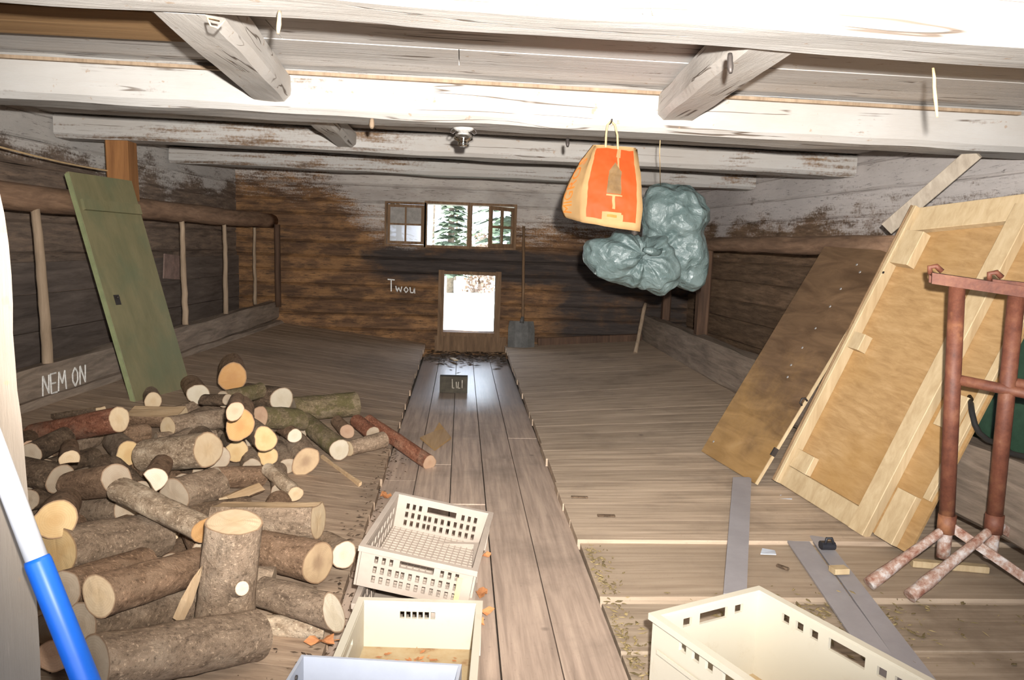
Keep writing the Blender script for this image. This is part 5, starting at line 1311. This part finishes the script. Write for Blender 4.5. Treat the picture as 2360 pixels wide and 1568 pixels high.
for (u, v, lab) in ((1808, 1150, 'piece of glass with a painted bluish white glint near the foot of the frame panel'), (1768, 1276, 'piece of glass with a painted bluish white glint beside the straight grey strip')):
    p = PZ(u, v, .05 if v < 1200 else .022); p.z += .003
    mb = MB(); mb.add([p+Vector(q) for q in ((-.04, -.02, 0), (.03, -.03, .002), (.045, .02, 0), (-.01, .035, .004))]+[p+Vector(q)+Vector((0, 0, .004)) for q in ((-.04, -.02, 0), (.03, -.03, .002), (.045, .02, 0), (-.01, .035, .004))], [(3, 2, 1, 0), (4, 5, 6, 7), (0, 1, 5, 4), (1, 2, 6, 5), (2, 3, 7, 6), (3, 0, 4, 7)])
    tag(mb.build('glass_scrap', M_glint, None, loc=p), lab, 'scrap', 'scraps of glass on the floor')  # glass pieces on the floor, their glint painted as plain colour
# straw and crumbs: loose dirt nobody could count
mb = MB(); R = random.Random(21)
def scatter(n, f, Lr, zf):
    for i in range(n):
        x, y = f(); z = zf(x, y)+.004; a = R.uniform(0, 6.28); L = R.uniform(*Lr); w_ = L*R.uniform(.12, .5)
        e = Vector((math.cos(a), math.sin(a), R.uniform(-.1, .2)))*L; g_ = Vector((-math.sin(a), math.cos(a), R.uniform(-.1, .2)))*w_; O = Vector((x, y, z+R.uniform(0, .008)))
        mb.add([O-e, O+g_, O+e, O-g_, O+Vector((0, 0, .003))], [(0, 1, 4), (1, 2, 4), (2, 3, 4), (3, 0, 4)])
scatter(420, lambda: (R.gauss(1.42, .22), R.gauss(2.72, .12)), (.006, .022), zr)
scatter(500, lambda: (.60+abs(R.gauss(0, .05)), R.uniform(1.5, 3.4)), (.005, .02), zr)
scatter(160, lambda: (R.uniform(1.3, 2.6), R.uniform(2.0, 2.9)), (.004, .02), zr)
tag(mb.build('straw_dirt', M_straw, None, loc=(1.2, 2.5, 0)), 'straw crumbs and dirt strewn over the front floor at right', 'dirt', kind='stuff')
mb = MB()
scatter(350, lambda: (-.43+R.gauss(0, .05), R.uniform(2.3, 5.2)), (.005, .018), lambda x, y: zl(x, y) if x < -.44 else 0.004)
scatter(260, lambda: (R.uniform(-1.3, -.35), R.uniform(2.0, 3.4)), (.004, .014), lambda x, y: zl(x, y) if x < -.44 else 0.004)
tag(mb.build('bark_crumbs', M_litter, None, loc=(-.5, 3, 0)), 'bark crumbs strewn along the left edge of the aisle by the firewood', 'dirt', kind='stuff')
def leaf(u, v, z, s, a, lab):
    p = PZ(u, v, z+.004); mb = MB(); n = 8; top = []; R2 = random.Random(u)
    for k in range(14):
        th = 2*math.pi*k/14; rr = s*(1+.35*math.cos(2*th))*(1+.18*math.sin(5*th+u))
        top.append(Vector((rr*math.cos(th+a), rr*.7*math.sin(th+a), .012*math.sin(3*th+a)+.012)))
    c = Vector((0, 0, .006)); vs = [p+q for q in top]+[p+c]; mb.add(vs, [(k, (k+1) % 14, 14) for k in range(14)])
    d = Vector((math.cos(a), math.sin(a), 0)); mb.tube([p+c+d*s*.3, p+c+d*s*1.7], .0015, 5)
    tag(mb.build('dry_leaf', M_leaf, None, loc=p), lab, 'leaf', 'dry leaves beside the crates')
leaf(1114, 1285, 0, .024, .4, 'dry orange-brown leaf right of the upper beige crate')
leaf(1110, 1372, 0, .030, 1.4, 'dry leaf right of the lower beige crate, farther of two')
leaf(1108, 1412, 0, .038, 2.5, 'largest dry leaf, right of the cream crate')
leaf(1100, 1442, 0, .026, .9, 'dry leaf nearest the viewer, right of the cream crate')
leaf(888, 1146, .01, .034, 2.0, 'reddish dry leaf behind the left corner of the upper crate')
leaf(740, 1483, .06, .036, .2, 'dry red-brown leaf left of the cream crate')

# ------------------------------------------------------------------ orange paper bag
def q3(a, b, c, t):
    return a.lerp(b, t*2) if t < .5 else b.lerp(c, (t-.5)*2)
def sm3(a, b, c, t):                                   # smooth through three heights
    return a*((1-t)*(1-2*t)) + b*(4*t*(1-t)) + c*(t*(2*t-1))
K = {'FL': (PY(1341, 513, 3.84), PY(1346, 425, 3.855), PY(1369, 336, 3.94)),
     'FR': (PY(1475, 534, 3.82), PY(1480, 440, 3.84), PY(1467, 345, 3.935)),
     'BR': (PY(1452, 520, 3.99), PY(1472, 440, 4.00), PY(1465, 341, 3.985)),
     'BL': (PY(1301, 502, 3.96), PY(1302, 437, 3.96), PY(1366, 333, 3.985))}
col_ = lambda k, t: sm3(*K[k], t)
def crump(p, a): return p + noise.noise_vector(p*16)*a + noise.noise_vector(p*45)*a*.3
def bagpt(side, s, t, off=0.0):
    a, b = {'F': ('FL', 'FR'), 'R': ('FR', 'BR'), 'B': ('BR', 'BL'), 'L': ('FL', 'BL')}[side]
    p = col_(a, t).lerp(col_(b, t), s)
    if side == 'F': p = p + Vector((0, -.018*math.sin(math.pi*s)*(1-t*.6), 0))
    if side in 'LR': p = p + Vector((.05 if side == 'L' else -.05, .0, 0))*math.sin(math.pi*s)*max(0, t-.45)*.5
    p = crump(p, .0055)
    if off:
        e = .01; da = bagpt(side, min(1, s+e), t)-bagpt(side, max(0, s-e), t); dt = bagpt(side, s, min(1, t+e))-bagpt(side, s, max(0, t-e))
        nn = da.cross(dt).normalized()
        if nn.dot(EYE-p) < 0: nn = -nn
        p = p + nn*off
    return p
bag = empty('paper_bag', PY(1408, 278, 3.97), 'orange and brown paper shopping bag hanging from the second ceiling beam', 'bag')
mb = MB(); rings = []
for i in range(19):
    t = i/18; ring = []
    for side, rev in (('F', 0), ('R', 0), ('B', 0), ('L', 1)):
        for k in range(8):
            s = k/8; ring.append(bagpt(side, 1-s if rev else s, t))
    rings.append(ring)
n0 = len(rings[0]); mb.loft(rings, 0, True, False)
o0 = len(mb.v); mb.v.append(sum(rings[0], Vector())/n0)
for i in range(n0): mb.f.append([i, o0, (i+1) % n0]); mb.m.append(0); mb.smooth.append(True)
mb.build('paper_body', M_kraft, bag)
def patch(name, side, s0, s1, t0, t1, off, mat, ns=16, nt=20, keep=None, lab=None):
    mb = MB(); P_ = {}
    for i in range(ns+1):
        for j in range(nt+1): P_[i, j] = bagpt(side, lerp(s0, s1, i/ns), lerp(t0, t1, j/nt), off)
    for i in range(ns):
        for j in range(nt):
            if keep and not keep((i+.5)/ns, (j+.5)/nt): continue
            mb.add([P_[i, j], P_[i+1, j], P_[i+1, j+1], P_[i, j+1]], [(0, 1, 2, 3)], 0, True)
    o = mb.build(name, mat, bag, weld=True)
    if lab: o['label'] = lab
patch('printed_panel', 'F', .075, .90, .085, .975, .0022, M_orange, 40, 44, lambda s, t: not (t > .62 and abs(s-.60) < .055*(t-.62)/.38) and not (t < .085 and .30 < s < .72), 'orange printed panel')
def blade(s, t): return abs(s-.5) < .5*min(1, (1-t)/.30 + .12)
patch('printed_picture', 'F', .39, .625, .415, .80, .0044, M_print, 14, 24, blade, 'brown blade-shaped print')
patch('printed_picture', 'F', .39, .65, .385, .405, .0046, M_kraft, 10, 3)
patch('printed_picture', 'F', .49, .535, .225, .385, .0046, M_kraft, 4, 10)
patch('printed_label', 'F', .33, .64, .10, .185, .0044, M_kraft, 12, 5)
patch('printed_label', 'F', .42, .57, .125, .155, .0060, M_orangetext, 10, 3)
fc = bpy.data.curves.new('lettering', 'FONT'); fc.body = 'MIGROS'; fc.size = 1.0; fc.resolution_u = 3
tmp = bpy.data.objects.new('lettering', fc); COL.objects.link(tmp)
dg = bpy.context.evaluated_depsgraph_get(); me = bpy.data.meshes.new_from_object(tmp.evaluated_get(dg))
bm = bmesh.new(); bm.from_mesh(me); bmesh.ops.triangulate(bm, faces=bm.faces); bmesh.ops.subdivide_edges(bm, edges=[e for e in bm.edges if e.calc_length() > .25], cuts=2, use_grid_fill=False)
xs_ = [v.co.x for v in bm.verts]; mx = max(xs_)
for v in bm.verts:
    t = lerp(.10, .86, v.co.x/mx); s = lerp(.50, .93, clamp(v.co.y/.75)); v.co = bagpt('L', s, t, .003)
bmesh.ops.triangulate(bm, faces=bm.faces); bm.to_mesh(me); bm.free()
bpy.data.objects.remove(tmp); me.name = 'lettering'; me.materials.clear(); me.materials.append(M_orangetext)
lo_ = bpy.data.objects.new('lettering', me); COL.objects.link(lo_); lo_.parent = bag; lo_.location = -WLOC[bag.name]; lo_['label'] = 'orange letters'
mb = MB(); top_ = PY(1408, 279, 3.965)
a, b = PY(1396, 336, 3.935), PY(1424, 341, 3.93)
mb.tube([a-Vector((0, 0, .05)), a, PY(1397, 310, 3.955), PY(1400, 288, 3.96), top_, PY(1417, 288, 3.96), PY(1423, 312, 3.95), b, b-Vector((0, 0, .05))], .0055, 8)
mb.build('handle', M_twine, bag)
mb = MB(); mb.tube([top_+Vector((0, .04, -.012)), top_+Vector((0, -.02, -.006)), top_+Vector((0, -.026, .006))], .004, 8)
tag(mb.build('nail', M_iron, None, loc=top_), 'nail in the ceiling beam that carries the orange bag', 'nail')

# ------------------------------------------------------------------ grey-green plastic sacks
def sack(name, yv, centre, lobes, knot, label, seed, tail=None):
    """closed film bag: union of lobes seen from a centre, pulled into folds towards its knot"""
    k = yv/F; c0 = PY(*centre, yv); kn = PY(*knot, yv-.16)
    E_ = [(PY(u, v, yv+dy), Vector((a*k, d*k, b*k)), math.radians(rot)) for (u, v, a, b, d, rot, dy) in lobes]
    nu, nv = 170, 116; rings = []
    def surf(d):
        best = 0
        for c, r, rot in E_:
            q = Quaternion((0, 1, 0), rot); dl = q.inverted() @ d; ol = q.inverted() @ (c0-c)
            A_ = sum((dl[i]/r[i])**2 for i in range(3)); B_ = 2*sum(dl[i]*ol[i]/r[i]**2 for i in range(3)); C2 = sum((ol[i]/r[i])**2 for i in range(3))-1
            D = B_*B_-4*A_*C2
            if D > 0:
                t = (-B_+math.sqrt(D))/(2*A_)
                best = max(best, t)
        return max(best, .03)
    for j in range(nv+1):
        ph = math.pi*(j/nv); ring = []
        for i in range(nu):
            th = 2*math.pi*i/nu
            d = Vector((math.sin(ph)*math.cos(th), math.sin(ph)*math.sin(th), -math.cos(ph)))
            r = sum(surf((d+Vector(o)).normalized()) for o in ((0, 0, 0), (.14, 0, 0), (-.14, 0, 0), (0, 0, .14), (0, 0, -.14), (.1, 0, .1), (-.1, 0, .1), (.1, 0, -.1), (-.1, 0, -.1)))/9
            p = c0 + d*r
            vk = p-kn; dist = vk.length; ang = math.atan2(vk.z, vk.x)
            fold = noise.noise(Vector((math.cos(ang)*3.2, math.sin(ang)*3.2, seed+dist*1.2)))*.055*math.exp(-dist*2.6) * (1 if d.y < .3 else .5)
            wp = p + noise.noise_vector(p*6)*.05
            f1 = noise.voronoi(wp*6.5+Vector((seed, 0, 0)))[0]; f2 = noise.voronoi(Vector((wp.x*13, wp.y*13, wp.z*10))+Vector((seed*2, 3, 0)))[0]
            p = p + d*(fold + .050*(f1[0]-.45) + .022*(f2[0]-.45) + .014*noise.noise(p*5) - .05*math.exp(-(dist/.075)**2)*(d.y < .2))
            ring.append(p)
        rings.append(ring)
    mb = MB(); mb.loft(rings, 0, True, True)
    t = empty(name, c0, label, 'sack', 'grey-green plastic sacks')
    o = mb.build('film', M_sack, t, weld=True)
    return t, c0, kn
sk, c0, kn = sack('plastic_sack', 4.78, (1556, 520), [(1553, 500, 74, 72, 62, 0, 0), (1535, 475, 50, 52, 46, 15, 0), (1566, 570, 60, 80, 56, -8, 0), (1588, 615, 42, 62, 46, -4, 0), (1520, 575, 44, 50, 44, 0, 0)], (1505, 590), 'upper grey-green plastic sack, hanging right behind the orange bag', 2.0)
mb = MB(); p = PY(1522, 432, 4.78); mb.tube([p-Vector((0, 0, .06)), p, p+Vector((-.01, 0, .02))], [.05, .022, .012], 12); mb.build('gathered_neck', M_sack, sk)
mb = MB(); mb.tube([p, PY(1521, 380, 4.6), PY(1520, 352, 4.31), Vector((PY(1520, 330, 4.31).x, 4.30, 2.03))], .0025, 6); mb.build('cord', M_twine, sk)
sk, c1, kn = sack('plastic_sack', 4.66, (1462, 605), [(1455, 600, 92, 60, 56, 12, 0), (1392, 592, 54, 40, 42, 22, 0), (1510, 620, 52, 58, 48, 20, 0), (1532, 655, 24, 38, 28, 14, 0), (1500, 585, 48, 42, 44, 0, 0)], (1492, 588), 'lower grey-green plastic sack, sticking out left under the orange bag', 5.0)
mb = MB(); a, b = PY(1482, 575, 4.50), PY(1530, 575, 4.58)
mb.tube([a, a.lerp(b, .35)+Vector((0, -.02, -.012)), a.lerp(b, .7)+Vector((0, -.01, -.02)), b], [.012, .028, .02, .012], 10); mb.build('knotted_neck', M_sack, sk)

# ------------------------------------------------------------------ ceiling lamp, pegs and hooks
p = PY(1068, 318, 4.2); zb2 = zB2(p.x); lp = empty('ceiling_lamp', (p.x, 4.2, zb2), 'small clear glass jar lamp under the second ceiling beam', 'lamp')
mb = MB(); mb.lathe([(.001, .006), (.052, .006), (.055, -.004), (.045, -.012), (.034, -.016)], (p.x, 4.2, zb2), 24); mb.build('ceiling_cap', plain('lamp_porcelain', (.5, .48, .45), .4), lp)
mb = MB(); mb.lathe([(.028, -.010), (.030, -.024), (.046, -.034), (.052, -.046), (.048, -.060), (.032, -.068), (.028, -.076), (.030, -.084), (.024, -.094), (.001, -.097)], (p.x, 4.2, zb2), 28); mb.build('glass_globe', M_glass, lp)
for sgn in (-1, 1):
    mb = MB(); o = Vector((p.x, 4.2, zb2)); mb.tube([o+Vector((sgn*.034, 0, 0)), o+Vector((sgn*.062, 0, -.006)), o+Vector((sgn*.070, 0, -.024)), o+Vector((sgn*.056, 0, -.030)), o+Vector((sgn*.036, 0, -.012))], .0035, 7); mb.build('wire_clip', M_iron, lp)
def peg(u, v, y, L, r, mat, lab, name='peg', cat='peg', dirn=(0, -.3, -1)):
    p = PY(u, v, y); d = Vector(dirn).normalized(); mb = MB(); mb.tube(wobble(p-d*.03, p+d*L, 5, .002, u), [r*.8, r, r, r*1.15, r, r*.6], 9)
    tag(mb.build(name, mat, None, loc=p), lab, cat, 'pegs and hooks on the ceiling beams')
peg(643, 50, 2.2, .035, .006, M_stick, 'frayed peg on the nearest beam, left of centre')
peg(1683, 146, 2.22, .030, .008, M_iron, 'dark peg under the nearest beam above the right joist')
peg(2152, 178, 2.34, .13, .005, M_twine, 'ragged string hanging below the nearest beam at upper right', 'string', 'string')
peg(857, 287, 4.0, .02, .012, M_stick, 'short wooden peg on the second beam left of the glass lamp')
peg(1308, 331, 4.05, .018, .009, M_iron, 'small dark peg under the second beam left of the orange bag')
mb = MB(); a = PY(478, 42, 2.2); mb.tube([a+Vector((0, .1, .02)), a, a+Vector((.012, -.01, -.022)), a+Vector((.030, -.01, -.026)), a+Vector((.045, 0, -.004))], .0025, 6)
tag(mb.build('wire_hook', M_twine, None, loc=a), 'bent wire hook under the nearest beam by the left joist', 'hook', 'pegs and hooks on the ceiling beams')
mb = MB(); a = PY(1493, 5, 2.09); mb.tube([a+Vector((-.012, 0, -.03)), a+Vector((-.004, -.01, 0)), a+Vector((.004, -.01, .004)), a+Vector((.016, 0, -.032))], .0022, 6)
tag(mb.build('string', M_twine, None, loc=a), 'loop of string on the face of the nearest beam, top centre', 'string', 'pegs and hooks on the ceiling beams')

# ------------------------------------------------------------------ doorway in front
mb = MB(); rings = []
for i in range(40):
    z = -.05+i*2.3/39; xe = PY(0, 540, 1.6).x
    pe = .012 + lerp(-.884, -.912, clamp((z-.45)/.9)) - .13*max(0, z-1.36) + .010*noise.noise(Vector((z*4, 3, 1))) + .005*noise.noise(Vector((z*13, 1, 4)))
    rings.append([(pe, 1.60, z), (pe-.03, 1.63, z), (pe-.10, 1.71, z), (pe-.24, 1.72, z), (pe-.25, 1.60, z)])
mb.loft(rings, 0, False, True)
tag(mb.build('door_post', M_jamb, None, loc=(-1, 1.65, 0)), 'rough whitish door post at the left edge, behind the pole', 'post')
pl_ = empty('pole', PY(205, 1568, 1.42), 'white pole with blue grip leaning at the left edge', 'pole')
A, B, C2 = PY(-30, 985, 1.545), PY(86, 1292, 1.50), PY(210, 1600, 1.455)
dd = (B-A).normalized(); A0 = A - dd*.5
mb = MB(); mb.tube([A0, A, B], .0205, 20); mb.build('shaft', M_white, pl_)
mb = MB(); mb.tube([B-dd*.004, B+dd*.004, B.lerp(C2, .5), C2, C2+(C2-B)*.55], [.0225, .0245, .0245, .0245, .0245], 20); mb.build('grip', M_blue, pl_)
print('pole end z', (C2+(C2-B)*.55).z)
